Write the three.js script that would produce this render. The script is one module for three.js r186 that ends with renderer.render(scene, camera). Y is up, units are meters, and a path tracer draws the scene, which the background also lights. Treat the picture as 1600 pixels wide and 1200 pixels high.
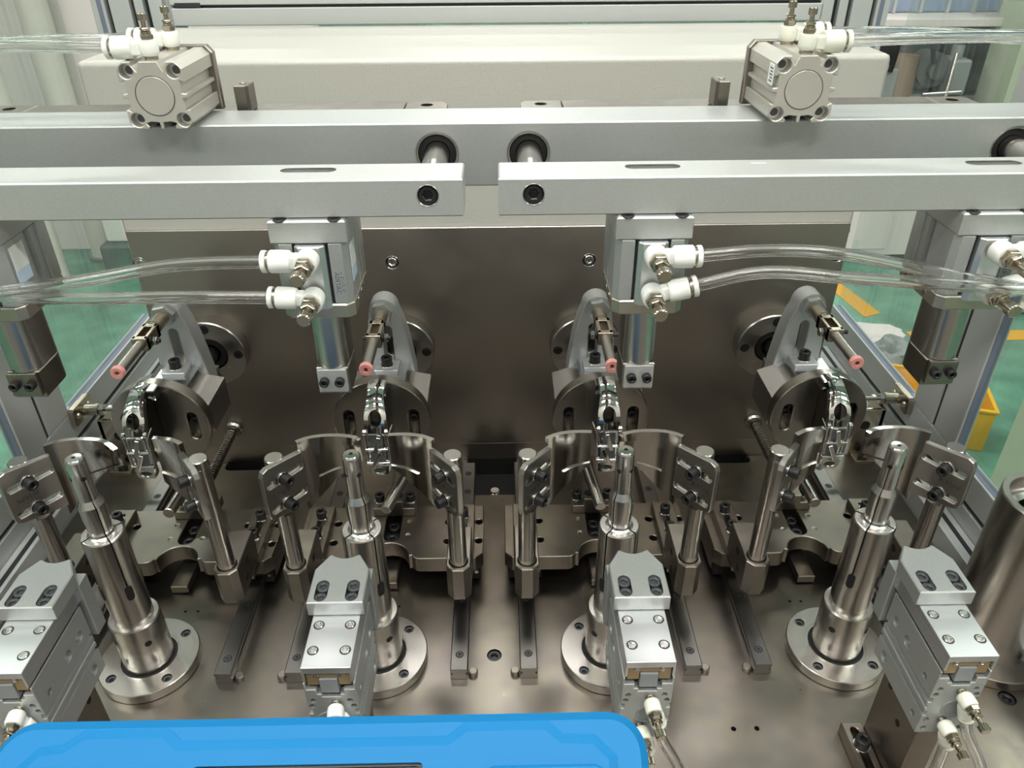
import * as THREE from 'three';
import { RoundedBoxGeometry } from 'three/addons/geometries/RoundedBoxGeometry.js';
import { mergeGeometries, toCreasedNormals } from 'three/addons/utils/BufferGeometryUtils.js';
import { RectAreaLightUniformsLib } from 'three/addons/lights/RectAreaLightUniformsLib.js';
import { FontLoader } from 'three/addons/loaders/FontLoader.js';
import { Brush, Evaluator, SUBTRACTION } from 'three-bvh-csg';
import { TextGeometry } from 'three/addons/geometries/TextGeometry.js';

// ------------------------------------------------------------------ camera, light, exposure
// All dimensions below are written in millimetres and scaled to metres when a mesh is made.
const MM = 0.001;
const scene = new THREE.Scene();
scene.background = new THREE.Color(0x20211f);
const camera = new THREE.PerspectiveCamera(2 * Math.atan(600 / 1209) * 180 / Math.PI, 4 / 3, 0.01, 60);
camera.position.set(9.06 * MM, 453.3 * MM, 347.5 * MM);
camera.up.set(0.01392, 0.84676, -0.5318);
camera.lookAt((9.06 + 11.177) * MM, (453.3 - 531.95) * MM, (347.5 - 846.7) * MM);
camera.updateMatrixWorld();

const renderer = new THREE.WebGLRenderer({ antialias: true });
renderer.toneMapping = THREE.LinearToneMapping;
renderer.toneMappingExposure = 0.87;
renderer.outputColorSpace = THREE.SRGBColorSpace;
renderer.shadowMap.enabled = true;
RectAreaLightUniformsLib.init();

// ceiling lamps of the hall: [x, z, length along x, width along z] in metres
const LAMP_Y = 2.78;
const LAMPS = [];
for (const [z, p] of [[1.45, 1.6], [0.45, 0.6], [-1.6, 0.75], [-4.2, 1], [-7.6, 1], [-11, 1], [-14.4, 1]]) for (const x of [-2.7, 0, 2.7]) LAMPS.push([x, z, 1.5, 0.28, p]);
const LAMP_POWER = 25;
const LAMP_GLOW = 9;
const LAMP_COLOR = new THREE.Color(1.0, 0.975, 0.935);

// ------------------------------------------------------------------ random and noise
let seed = 1234567;
const rnd = () => { seed = (seed * 1664525 + 1013904223) >>> 0; return seed / 4294967296; };
function noiseField(n, cell, s) {                 // tiling value noise, n x n, values 0..1
  const g = Math.max(2, Math.round(n / cell)), v = new Float32Array(g * g);
  let q = s >>> 0; const r = () => { q = (q * 1664525 + 1013904223) >>> 0; return q / 4294967296; };
  for (let i = 0; i < g * g; i++) v[i] = r();
  const out = new Float32Array(n * n), f = t => t * t * (3 - 2 * t);
  for (let y = 0; y < n; y++) {
    const gy = y / n * g, y0 = Math.floor(gy), ty = f(gy - y0);
    for (let x = 0; x < n; x++) {
      const gx = x / n * g, x0 = Math.floor(gx), tx = f(gx - x0);
      const a = v[(y0 % g) * g + x0 % g], b = v[(y0 % g) * g + (x0 + 1) % g], c = v[((y0 + 1) % g) * g + x0 % g], d = v[((y0 + 1) % g) * g + (x0 + 1) % g];
      out[y * n + x] = (a + (b - a) * tx) * (1 - ty) + (c + (d - c) * tx) * ty;
    }
  }
  return out;
}
function tex(n, fn, srgb, rep = 1) {
  const d = new Uint8Array(n * n * 4);
  for (let y = 0; y < n; y++) for (let x = 0; x < n; x++) {
    const c = fn(x, y, y * n + x), i = (y * n + x) * 4;
    d[i] = Math.max(0, Math.min(255, c[0] * 255)); d[i + 1] = Math.max(0, Math.min(255, c[1] * 255)); d[i + 2] = Math.max(0, Math.min(255, c[2] * 255)); d[i + 3] = 255;
  }
  const t = new THREE.DataTexture(d, n, n); t.wrapS = t.wrapT = THREE.RepeatWrapping;
  t.magFilter = THREE.LinearFilter; t.minFilter = THREE.LinearMipmapLinearFilter; t.generateMipmaps = true;
  if (srgb) t.colorSpace = THREE.SRGBColorSpace;
  t.repeat.set(rep, rep); t.needsUpdate = true; return t;
}
// uv of every surface is in units of 100 mm
const N = 512;
const nA = noiseField(N, 64, 11), nB = noiseField(N, 16, 23), nC = noiseField(N, 4, 37), nD = noiseField(N, 2, 51);
function streak(n, len, s) {                      // noise drawn out along x
  let q = s; const r = () => { q = (q * 1664525 + 1013904223) >>> 0; return q / 4294967296; };
  const out = new Float32Array(n * n);
  for (let y = 0; y < n; y++) {
    let p = 0; const base = r();
    for (let x = 0; x < n; x++) { if (x % len === 0) p = r(); out[y * n + x] = 0.6 * base + 0.4 * p; }
  }
  return out;
}
const sA = streak(N, 128, 71);
const tMottle = tex(N, (x, y, i) => { const v = 0.86 + 0.16 * (nA[i] - 0.5) + 0.12 * (nB[i] - 0.5) + 0.08 * (nC[i] - 0.5); return [v, v, v]; }, false, 0.5);
const tMottleCol = tex(N, (x, y, i) => { const v = 0.9 + 0.1 * (nA[i] - 0.5) + 0.06 * (nB[i] - 0.5); return [v, v * (1 - 0.03 * nA[i]), v * (1 - 0.05 * nB[i])]; }, true, 0.37);
const tBrush = tex(N, (x, y, i) => { const v = 0.9 + 0.05 * (sA[i] - 0.5) + 0.05 * (nA[i] - 0.5); return [v, v, v]; }, false, 1);
const tBrushBump = tex(N, (x, y, i) => { const v = 0.5 + 0.5 * (sA[i] - 0.5); return [v, v, v]; }, false, 1);
const tSpeck = tex(N, (x, y, i) => { const v = 0.5 + 0.6 * (nD[i] - 0.5) + 0.3 * (nC[i] - 0.5); return [v, v, v]; }, false, 3);
const tSpeckCol = tex(N, (x, y, i) => { const v = 0.93 + 0.07 * (nD[i] - 0.5) + 0.01 * (nB[i] - 0.5); return [v, v, v]; }, true, 2);
const tPeel = tex(N, (x, y, i) => { const v = 0.5 + 0.7 * (nB[i] - 0.5) + 0.3 * (nC[i] - 0.5); return [v, v, v]; }, false, 2.6);
const tFloor = tex(N, (x, y, i) => { const v = 0.86 + 0.22 * (nA[i] - 0.5) + 0.14 * (nB[i] - 0.5) + 0.05 * (nC[i] - 0.5); return [v, v, v]; }, true, 0.06);
const tFloorR = tex(N, (x, y, i) => { const v = 0.55 + 0.6 * (nA[i] - 0.5) + 0.2 * (nB[i] - 0.5); return [v, v, v]; }, false, 0.05);
const tScratch = tex(1024, (() => {               // steel panel: fine vertical polish, arcs of scratches
  const n = 1024, a = new Float32Array(n * n);
  let q = 991; const r = () => { q = (q * 1664525 + 1013904223) >>> 0; return q / 4294967296; };
  for (let k = 0; k < 230; k++) {
    let x = r() * n, y = r() * n, t = r() * 6.28; const c = (r() - 0.5) * 0.012, L = 60 + r() * 260, w = 0.15 + 0.5 * r();
    for (let j = 0; j < L; j++) { x += Math.cos(t); y += Math.sin(t); t += c; a[(((y | 0) + n) % n) * n + (((x | 0) + n) % n)] = Math.max(a[(((y | 0) + n) % n) * n + (((x | 0) + n) % n)], w); }
  }
  return (x, y) => { const i = (y >> 1) * N + (x >> 1); const v = 0.6 + 0.1 * (nA[i] - 0.5) + 0.06 * (nB[i] - 0.5) + 0.3 * a[y * n + x] + 0.06 * (sA[i] - 0.5); return [v, v, v]; };
})(), false, 0.33);

// ------------------------------------------------------------------ materials
const mat = (color, metalness, roughness, o = {}) => new THREE.MeshPhysicalMaterial({ color, metalness, roughness, ...o });
const M = {
  nickel: mat(0x9e9991, 1, 0.42, { roughnessMap: tMottle, map: tMottleCol }),
  plate: mat(0x8f8a83, 1, 0.38, { roughnessMap: tMottle, map: tMottleCol }),
  panel: mat(0xb2aaa2, 1, 0.58, { roughnessMap: tScratch, bumpMap: tScratch, bumpScale: 0.00003 }),
  steel: mat(0xb3afaa, 1, 0.27),
  bright: mat(0xc9c6c3, 1, 0.2),
  disc: mat(0xa9a49e, 1, 0.27, { roughnessMap: tBrush }),
  polished: mat(0xc2beb9, 1, 0.12),
  jaw: mat(0xaeaaa5, 1, 0.33),
  fin: mat(0x4a4642, 0.9, 0.25),
  chrome: mat(0xdadada, 1, 0.06),
  rail: mat(0x7f7d7b, 1, 0.3),
  alu: mat(0xc9cccb, 0.75, 0.46, { bumpMap: tSpeck, bumpScale: 0.00004, map: tSpeckCol }),
  aluPale: mat(0xcfd1cf, 0.6, 0.46, { bumpMap: tSpeck, bumpScale: 0.00004, map: tSpeckCol }),
  aluSilver: mat(0xd2d4d6, 0.9, 0.34),
  aluFace: mat(0xc9c7bd, 0.5, 0.5, { bumpMap: tSpeck, bumpScale: 0.00003 }),
  frame: mat(0xbfc2c1, 0.35, 0.5),
  slot: mat(0x3a3e40, 0.5, 0.5),
  slotBlue: mat(0x7f8598, 0.4, 0.5),
  black: mat(0x1c1c1e, 0, 0.42),
  blackMatt: mat(0x0d0d0e, 0, 0.6),
  rubber: mat(0x101010, 0, 0.7, { bumpMap: tSpeck, bumpScale: 0.0001 }),
  plastic: mat(0xeceee9, 0, 0.38),
  plasticCream: mat(0xe0e2d4, 0, 0.4),
  pink: mat(0xf2a7a0, 0, 0.5),
  brassNickel: mat(0xb5ac9d, 1, 0.22),
  brass: mat(0xa28c6a, 0.5, 0.45),
  beige: mat(0xbcbbb3, 0, 0.4, { clearcoat: 0.35, clearcoatRoughness: 0.25, bumpMap: tPeel, bumpScale: 0.00012 }),
  blue: mat(0x0a70aa, 0, 0.55, { specularIntensity: 0.55 }),
  screen: mat(0x1c2230, 0, 0.15),
  sticker: mat(0xe6ece8, 0, 0.5),
  stickerBlue: mat(0xc3d6ea, 0, 0.45),
  ink: mat(0x666b6e, 0, 0.7),
  inkBlack: mat(0x191b1c, 0, 0.7),
  etch: mat(0x4b4642, 0.6, 0.6),
  tube: mat(0xffffff, 0, 0.06, { transmission: 1, thickness: 0.0012, ior: 1.42, attenuationColor: new THREE.Color(0xf4f8f4), attenuationDistance: 0.05 }),
  acrylic: mat(0xf4f8f6, 0, 0.03, { transmission: 1, thickness: 0, ior: 1.46 }),
  brown: mat(0x898078, 1, 0.4, { roughnessMap: tMottle }),
  floor: mat(0x76ad95, 0, 0.4, { map: tFloor, roughnessMap: tFloorR }),
  tape: mat(0xd9a132, 0, 0.5),
  yellow: mat(0xe0aa12, 0, 0.45),
  wallWhite: mat(0xdcd4d3, 0, 0.8),
  wallGrey: mat(0xb9b9b4, 0, 0.8),
  wallBrown: mat(0xa7a29b, 0, 0.85),
  ceiling: mat(0xdcdcd8, 0, 0.9),
  pinkPale: mat(0xe6dcd6, 0, 0.6),
  greyDark: mat(0x5d5f60, 0.2, 0.6),
  greyMid: mat(0x8d9192, 0.2, 0.55),
  greenPale: mat(0xbfc6b0, 0, 0.6),
  wrap: mat(0xd5d6d2, 0, 0.3, { transmission: 0.3, thickness: 0 }),
  glassBlue: mat(0x9fb0c8, 0, 0.15),
  copper: mat(0x9c7f70, 0.4, 0.5),
  lever: mat(0xd6d8da, 0.7, 0.4),
  gunmetal: mat(0x45474a, 0.2, 0.4),
  cylAlu: mat(0xc6c3bb, 0.65, 0.44, { bumpMap: tSpeck, bumpScale: 0.00003 }),
  collet: mat(0xcbc8c5, 1, 0.26),
  hub: mat(0xc6c8ca, 1, 0.22),
  capMetal: mat(0xb3ada0, 0.9, 0.36),
  deck: mat(0x66615b, 0.3, 0.45),
  lamp: new THREE.MeshStandardMaterial({ color: 0xffffff, emissive: LAMP_COLOR, emissiveIntensity: LAMP_GLOW, roughness: 0.6 }),
};

// ------------------------------------------------------------------ object helpers
const names = new Map();
function numbered(n) { const k = (names.get(n) || 0); names.set(n, k + 1); return k ? n + '_' + String(k).padStart(3, '0') : n; }
function boxUV(g) {                                // uv in units of 100 mm from the dominant axis
  const p = g.attributes.position, n = p.count, uv = new Float32Array(n * 2);
  for (let i = 0; i < n; i += 3) {
    const ax = p.getX(i), ay = p.getY(i), az = p.getZ(i), bx = p.getX(i + 1) - ax, by = p.getY(i + 1) - ay, bz = p.getZ(i + 1) - az, cx = p.getX(i + 2) - ax, cy = p.getY(i + 2) - ay, cz = p.getZ(i + 2) - az;
    const nx = Math.abs(by * cz - bz * cy), ny = Math.abs(bz * cx - bx * cz), nz = Math.abs(bx * cy - by * cx);
    for (let j = i; j < i + 3; j++) {
      const x = p.getX(j) / 100, y = p.getY(j) / 100, z = p.getZ(j) / 100;
      if (ny >= nx && ny >= nz) { uv[j * 2] = x; uv[j * 2 + 1] = -z; } else if (nx >= nz) { uv[j * 2] = z; uv[j * 2 + 1] = y; } else { uv[j * 2] = x; uv[j * 2 + 1] = y; }
    }
  }
  g.setAttribute('uv', new THREE.BufferAttribute(uv, 2));
}
function prep(list, off) {
  list = (Array.isArray(list) ? list.flat(3) : [list]).filter(Boolean).map(g => {
    g = g.index ? g.toNonIndexed() : g.clone();
    for (const k of Object.keys(g.attributes)) if (k !== 'position' && k !== 'normal') g.deleteAttribute(k);
    return g;
  });
  const g = list.length > 1 ? mergeGeometries(list) : list[0];
  boxUV(g);
  if (off) g.translate(-off[0], -off[1], -off[2]);
  g.scale(MM, MM, MM);
  return g;
}
function thing(name, label, category, base = [0, 0, 0], group) {
  const o = new THREE.Group(); o.name = numbered(name); o.position.set(base[0] * MM, base[1] * MM, base[2] * MM);
  o.userData = { label, category }; if (group) o.userData.group = group;
  o.userBase = base; scene.add(o); return o;
}
const partNames = new WeakMap();
function pname(parent, n) {                        // names of parts restart in every thing
  if (!partNames.has(parent)) partNames.set(parent, new Map());
  const m = partNames.get(parent), k = m.get(n) || 0; m.set(n, k + 1); return k ? n + '_' + String(k).padStart(3, '0') : n;
}
function part(parent, name, geos, material, label) {
  let root = parent; while (!root.userBase) root = root.parent;
  const m = new THREE.Mesh(prep(geos, root.userBase), material);
  m.name = pname(root, name); m.castShadow = m.receiveShadow = true; parent.add(m);
  if (label) m.userData.label = label;
  return m;
}
function solo(name, label, category, geos, material, base = [0, 0, 0], group) {
  const m = new THREE.Mesh(prep(geos, base), material);
  m.position.set(base[0] * MM, base[1] * MM, base[2] * MM); m.name = numbered(name); m.castShadow = m.receiveShadow = true;
  m.userData = { label, category }; if (group) m.userData.group = group; scene.add(m); return m;
}
function struct(name, geos, material, label) {
  const m = new THREE.Mesh(prep(geos), material); m.name = numbered(name); m.castShadow = m.receiveShadow = true;
  m.userData = { kind: 'structure' }; if (label) m.userData.label = label; scene.add(m); return m;
}

// ------------------------------------------------------------------ geometry helpers (mm)
function box(x0, x1, y0, y1, z0, z1, r = 0.6) {
  if (x1 < x0) [x0, x1] = [x1, x0];
  if (z1 < z0) [z0, z1] = [z1, z0];
  const w = x1 - x0, h = y1 - y0, d = z1 - z0;
  r = Math.min(r, 0.45 * Math.min(w, h, d));
  const g = r > 0 ? new RoundedBoxGeometry(w, h, d, 1, r) : new THREE.BoxGeometry(w, h, d);
  g.translate((x0 + x1) / 2, (y0 + y1) / 2, (z0 + z1) / 2); return g;
}
const UPV = new THREE.Vector3(0, 1, 0);
function aim(g, dir, pos) {                        // turns +Y to dir and moves the origin to pos
  const q = new THREE.Quaternion().setFromUnitVectors(UPV, new THREE.Vector3(...dir).normalize());
  g.applyQuaternion(q); g.translate(pos[0], pos[1], pos[2]); return g;
}
function cyl(r0, r1, a, b, seg = 28) {             // from point a (radius r0) to point b (radius r1)
  const A = new THREE.Vector3(...a), B = new THREE.Vector3(...b), L = A.distanceTo(B);
  const g = new THREE.CylinderGeometry(r1, r0, L, seg); g.translate(0, L / 2, 0);
  return aim(g, B.clone().sub(A).toArray(), a);
}
function lathe(pts, pos, dir = [0, 1, 0], seg = 40, p0 = 0, pl = Math.PI * 2) {
  const g = new THREE.LatheGeometry(pts.map(p => new THREE.Vector2(p[0], p[1])), seg, p0, pl);
  return aim(toCreasedNormals(g, 0.6), dir, pos);
}
function latheC(cr, pts, pos, dir, seg, p0, pl) { return aim(toCreasedNormals(new THREE.LatheGeometry(pts.map(p => new THREE.Vector2(p[0], p[1])), seg, p0, pl), cr), dir, pos); }
function shapeOf(pts, holes = []) {
  const s = new THREE.Shape(pts.map(p => new THREE.Vector2(p[0], p[1])));
  for (const h of holes) s.holes.push(new THREE.Path(h.map(p => new THREE.Vector2(p[0], p[1]))));
  return s;
}
const circ = (cx, cy, r, n = 24) => Array.from({ length: n }, (_, i) => [cx + r * Math.cos(i / n * 6.28318), cy + r * Math.sin(i / n * 6.28318)]);
function slotPts(ax, ay, bx, by, r, n = 8) {       // stadium from a to b
  const t = Math.atan2(by - ay, bx - ax), o = [];
  for (let i = 0; i <= n; i++) { const q = t - Math.PI / 2 + Math.PI * i / n; o.push([bx + r * Math.cos(q), by + r * Math.sin(q)]); }
  for (let i = 0; i <= n; i++) { const q = t + Math.PI / 2 + Math.PI * i / n; o.push([ax + r * Math.cos(q), ay + r * Math.sin(q)]); }
  return o;
}
function rrect(x0, x1, y0, y1, r, n = 4) {
  const o = [];
  for (const [cx, cy, a] of [[x1 - r, y0 + r, -90], [x1 - r, y1 - r, 0], [x0 + r, y1 - r, 90], [x0 + r, y0 + r, 180]])
    for (let i = 0; i <= n; i++) { const q = (a + 90 * i / n) * Math.PI / 180; o.push([cx + r * Math.cos(q), cy + r * Math.sin(q)]); }
  return o;
}
function ext(pts, holes, depth, bevel = 0.4, crease = 0.5) {   // outline in x,y, from z = 0 to depth
  const b = Math.min(bevel, depth * 0.4);
  const g = new THREE.ExtrudeGeometry(shapeOf(pts, holes), { depth: depth - 2 * b, bevelEnabled: b > 0, bevelThickness: b, bevelSize: b, bevelOffset: -b, bevelSegments: 1, curveSegments: 10, steps: 1 });
  g.translate(0, 0, b); return toCreasedNormals(g, crease);
}
const extZ = (pts, holes, z0, z1, b, c) => ext(pts, holes, z1 - z0, b, c).translate(0, 0, z0);                 // outline x,y
function extY(pts, holes, y0, y1, b, c) {                      // outline x,z
  const g = ext(pts.map(p => [p[0], -p[1]]), holes.map(h => h.map(p => [p[0], -p[1]])), y1 - y0, b, c);
  return g.rotateX(-Math.PI / 2).translate(0, y0, 0);
}
function extX(pts, holes, x0, x1, b, c) {                      // outline z,y
  const g = ext(pts.map(p => [-p[0], p[1]]), holes.map(h => h.map(p => [-p[0], p[1]])), x1 - x0, b, c);
  return g.rotateY(Math.PI / 2).translate(x0, 0, 0);
}
const hexPts = (r, a = 0) => Array.from({ length: 6 }, (_, i) => [r * Math.cos(a + i * Math.PI / 3), r * Math.sin(a + i * Math.PI / 3)]);
// socket head cap screw: axis +Y, seat at 0
function capScrew(r, h, pos, dir = [0, 1, 0], spin = 0.3) {
  const head = ext(circ(0, 0, r, 20), [hexPts(r * 0.5, spin)], h, r * 0.12).rotateX(-Math.PI / 2);
  const floor = new THREE.CylinderGeometry(r * 0.55, r * 0.55, h * 0.45, 12).translate(0, h * 0.225, 0);
  return [aim(head, dir, pos), aim(floor, dir, pos)];
}
const headRing = (r, pos, dir = [0, 1, 0]) => aim(ext(circ(0, 0, r, 22), [hexPts(r * 0.5, 0.3)], 0.3, 0.08).rotateX(-Math.PI / 2), dir, pos);
const washer = (r, ri, t, pos, dir = [0, 1, 0]) => aim(ext(circ(0, 0, r, 24), [circ(0, 0, ri, 16)], t, 0.15).rotateX(-Math.PI / 2), dir, pos);
const hexNut = (r, t, pos, dir, spin = 0) => aim(ext(hexPts(r, spin), [], t, 0.4, 0.2).rotateX(-Math.PI / 2), dir, pos);
const disc = (r, pos, dir, seg = 20, t = 0.12) => aim(new THREE.CylinderGeometry(r, r, t, seg), dir, pos);
function tubeG(pts, r, ri) {                        // hollow tube along a smooth curve
  const c = new THREE.CatmullRomCurve3(pts.map(p => new THREE.Vector3(...p)), false, 'centripetal');
  const n = 60, o = new THREE.TubeGeometry(c, n, r, 14).toNonIndexed();
  if (!ri) return o;
  const i = new THREE.TubeGeometry(c, n, ri, 12), ix = i.index.array;
  for (let k = 0; k < ix.length; k += 3) { const t = ix[k]; ix[k] = ix[k + 1]; ix[k + 1] = t; }
  const nn = i.attributes.normal; for (let k = 0; k < nn.count; k++) nn.setXYZ(k, -nn.getX(k), -nn.getY(k), -nn.getZ(k));
  const out = [o, i.toNonIndexed()];
  for (const [u, s] of [[0, -1], [1, 1]]) out.push(aim(new THREE.RingGeometry(ri, r, 14).rotateX(-Math.PI / 2), c.getTangentAt(u).multiplyScalar(s).toArray(), c.getPointAt(u).toArray()));
  return out;
}
const evaluator = new Evaluator(); evaluator.attributes = ['position', 'normal', 'uv'];
function csg(a, b) {                               // a minus b
  for (const g of [a, b]) if (!g.attributes.uv) boxUV(g.index ? g.toNonIndexed() : g);
  const A = new Brush(a), B = new Brush(b); A.updateMatrixWorld(); B.updateMatrixWorld();
  return evaluator.evaluate(A, B, SUBTRACTION).geometry;
}
const font = await new FontLoader().loadAsync('fonts/droid/droid_sans_regular.typeface.json');
const fontB = await new FontLoader().loadAsync('fonts/droid/droid_sans_bold.typeface.json');
function text(str, size, f = font) {
  const g = new TextGeometry(str, { font: f, size, depth: 0.06, curveSegments: 2, bevelEnabled: false });
  g.computeBoundingBox(); const b = g.boundingBox; g.translate(-(b.min.x + b.max.x) / 2, -(b.min.y + b.max.y) / 2, 0); return g;
}

const ST = [-240, -80, 80, 240];                    // x of the four stations
const NTH = ['leftmost', 'second from the left', 'third from the left', 'rightmost'];
const STN = ['far left', 'centre left', 'centre right', 'far right'];

// ------------------------------------------------------------------ the hall
const FL = -850;
struct('floor', box(-7200, 7200, FL - 100, FL, -16200, 5200, 0), M.floor, 'green painted factory floor');
struct('ceiling', box(-7200, 7200, 2900, 3000, -16200, 5200, 0), M.ceiling);
struct('wall_left', box(-7300, -7200, FL, 2900, -16200, 5200, 0), M.wallWhite);
struct('wall_right', box(7200, 7300, FL, 2900, -16200, 5200, 0), M.wallGrey);
struct('wall_back', box(-7300, 7300, FL, 2900, -16300, -16200, 0), M.wallGrey);
struct('wall_front', box(-7300, 7300, FL, 2900, 2100, 2200, 0), M.wallBrown);
struct('wall_partition', box(-6200, -700, FL, 900, -3000, -2900, 0), M.wallWhite, 'white partition behind the machine on the left');
LAMPS.forEach(([x, z, l, w, pw]) => {
  const t = thing('ceiling_lamp', 'long white ceiling lamp panel above the machine hall', 'lamp', [x * 1000, LAMP_Y * 1000, z * 1000], 'ceiling lamps in rows');
  part(t, 'housing', box(x * 1000 - l * 500 - 20, x * 1000 + l * 500 + 20, LAMP_Y * 1000 + 4, 2899, z * 1000 - w * 500 - 20, z * 1000 + w * 500 + 20, 2), M.frame);
  part(t, 'diffuser', box(x * 1000 - l * 500, x * 1000 + l * 500, LAMP_Y * 1000, LAMP_Y * 1000 + 6, z * 1000 - w * 500, z * 1000 + w * 500, 0), M.lamp);
  const L = new THREE.RectAreaLight(LAMP_COLOR, LAMP_POWER * pw, l, w);
  L.position.set(0, -0.004, 0); L.rotation.x = -Math.PI / 2; t.add(L);
});

// ------------------------------------------------------------------ machine bed, plate, cabinet, panel
solo('machine_cabinet', 'pale machine base cabinet under the steel base plate', 'cabinet', box(-377, 377, FL, -20.2, -430, 330, 4), M.beige, [0, FL, 0]);
{
  const t = thing('base_plate', 'large ground steel base plate carrying all rails and posts', 'plate', [0, -20, 0]);
  const holes = [circ(0, -14, 5.8, 28), circ(341.7, 28, 6.2, 28)];
  const taps = [[154, 46.5], [169, 46.5], [-154, 46.5], [-169, 46.5], [-232.5, -58.5], [-223, -58.5], [232.5, -58.5], [224, -58.5], [-72, -60], [-80, -60], [80, -60], [88, -60]];
  for (const [x, z] of taps) holes.push(circ(x, z, z > 0 ? 2.3 : 1.6, 14));
  part(t, 'top_plate', extY([[-366, 192], [-366, -240], [-254, -240], [-254, -232], [-251, -229], [-208, -229], [-205, -232], [-205, -240], [-26, -240], [-26, -190], [-24, -188], [19, -188], [21, -190], [21, -240], [205, -240], [205, -232], [208, -229], [239, -229], [242, -232], [242, -240], [362, -240], [362, 192]], holes, -20, 0, 0.6), M.plate);
  part(t, 'recess', disc(5.8, [0, -9, -14], [0, 1, 0], 24, 0.5), M.blackMatt);
  for (const [x, z] of taps) part(t, 'tapped_hole', disc(z > 0 ? 2.4 : 1.7, [x, -7, z], [0, 1, 0], 14, 0.5), M.blackMatt);
  part(t, 'cap_screw', capScrew(4.9, 4, [0, -5, -14]), M.black, 'black recessed cap screw in the middle of the plate');
  part(t, 'recess', disc(6.2, [341.7, -9, 28], [0, 1, 0], 24, 0.5), M.blackMatt);
  part(t, 'cap_screw', capScrew(5.4, 4.2, [341.7, -5, 28]), M.black);
}
solo('cable_trough', 'black floor of the square cut-out in the rear middle of the base plate', 'trough', [[box(-25.5, 20.5, -20.1, -19, -240.6, -188, 0), box(-25.5, 20.5, -19, -0.3, -241.6, -240.4, 0)]], M.blackMatt, [0, -20, -215]);
for (const [a, b, lab] of [[-254, -205, 'left'], [205, 242, 'right']]) solo('cable_trough', `black floor of the small cut-out at the rear edge of the base plate, ${lab}`, 'trough', [box(a + 0.5, b - 0.5, -20.1, -19, -240.6, -229.5, 0), box(a + 0.5, b - 0.5, -19, -0.3, -241.6, -240.4, 0)], M.blackMatt, [(a + b) / 2, -20, -235]);
{
  const t = thing('bolt', 'threaded bolt end standing in the square dark cut-out of the base plate', 'bolt', [0, -19, -196]);
  part(t, 'shank', [cyl(3.2, 3.2, [0, -18.8, -196], [0, -2, -196], 18)].concat([0, 1, 2, 3, 4].map(i => cyl(3.8, 3.8, [0, -13 + i * 2.6, -196], [0, -11.9 + i * 2.6, -196], 18))), M.bright);
  part(t, 'nut', hexNut(7, 4, [0, -18.8, -196], [0, 1, 0]), M.black);
}
{
  const t = thing('cover_box', 'large beige painted cover box at the back with a steel panel in its lower front', 'box', [0, 0, -330]);
  part(t, 'body', box(-291.5, 291.5, -20, 357, -414, -242, 4), M.beige);
  part(t, 'side_plug', lathe([[0, 1.6], [2.6, 1.4], [3.2, 0.6], [3.2, 0]], [291.5, 222, -250], [1, 0, 0], 20), M.black, 'small black plug on the right edge');
}
{
  const t = thing('steel_panel', 'wide scratched brownish steel panel screwed to the front of the beige box', 'panel', [0, 20, -241]);
  part(t, 'lower_bar', box(-290.5, 290.5, 0.1, 18.6, -242, -240.2, 0.4), M.panel);
  part(t, 'sheet', extZ(rrect(-288.5, 289, 19, 232, 1.5), [[-284, 204], [-80, 202.5], [80.5, 202.5], [284, 204]].map(p => circ(...p, 5.4)).concat(), -242, -239.6, 0.5), M.panel);
  for (const [x, y] of [[-284, 204], [-80, 202.5], [80.5, 202.5], [284, 204]]) {
    part(t, 'screw_recess', [disc(5.3, [x, y, -241.4], [0, 0, 1])], M.blackMatt);
    part(t, 'countersunk_screw', [capScrew(4.3, 1.9, [x, y, -241.4], [0, 0, 1])], M.bright);
    part(t, 'recess_rim', aim(ext(circ(0, 0, 5.9, 28), [circ(0, 0, 5.3, 28)], 0.3, 0.1).rotateX(-Math.PI / 2), [0, 0, 1], [x, y, -239.8]), M.bright);
  }
}
// frame beam and uprights behind the box
function profileV(x0, x1, z0, z1, y0, y1, slots) {  // upright profile with dark slots on its front
  return box(x0, x1, y0, y1, z0, z1, 1.2);
}
{
  const t = thing('frame_beam', 'silver aluminium cross beam behind the beige box along the top edge', 'beam', [0, 357, -440]);
  part(t, 'profile', [box(-283, 303, 357, 371.5, -460, -420, 0.8), box(-283, 303, 371.5, 374, -460, -424, 0), box(-283, 303, 374, 400, -460, -420, 0.8)], M.frame);
  part(t, 'slot_shadow', box(-282, 302, 371.6, 373.9, -426, -423.9, 0), M.slot);
  part(t, 'end_slot', box(-279, -256, 372.2, 376, -421, -419.8, 0.3), M.slot);
}
for (const [sx, lab, bx] of [[-1, 'left', -318], [1, 'right', 328]]) {
  const t = thing('frame_upright', `grooved aluminium upright standing behind the ${lab} end of the beige box`, 'upright', [bx, -20, -440]);
  part(t, 'profile', [[-35, -23], [-19, -1], [3, 11], [16, 28]].map(([a, b]) => box(bx + sx * -a - 0, bx + sx * -b, -20, 760, -460, -420, 1)).concat(box(bx - 33, bx + 33, -20, 760, -459, -428, 0)), M.frame);
  part(t, 'groove', [[-23, -19], [-1, 3], [11, 16]].map(([a, b]) => box(bx - sx * a, bx - sx * b, -19, 759, -428.4, -427.4, 0)), M.slot);
  part(t, 'blue_strip', box(bx - sx * -29.5, bx - sx * -25.5, -19, 759, -420.4, -419.7, 0), M.slotBlue);
}
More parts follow.
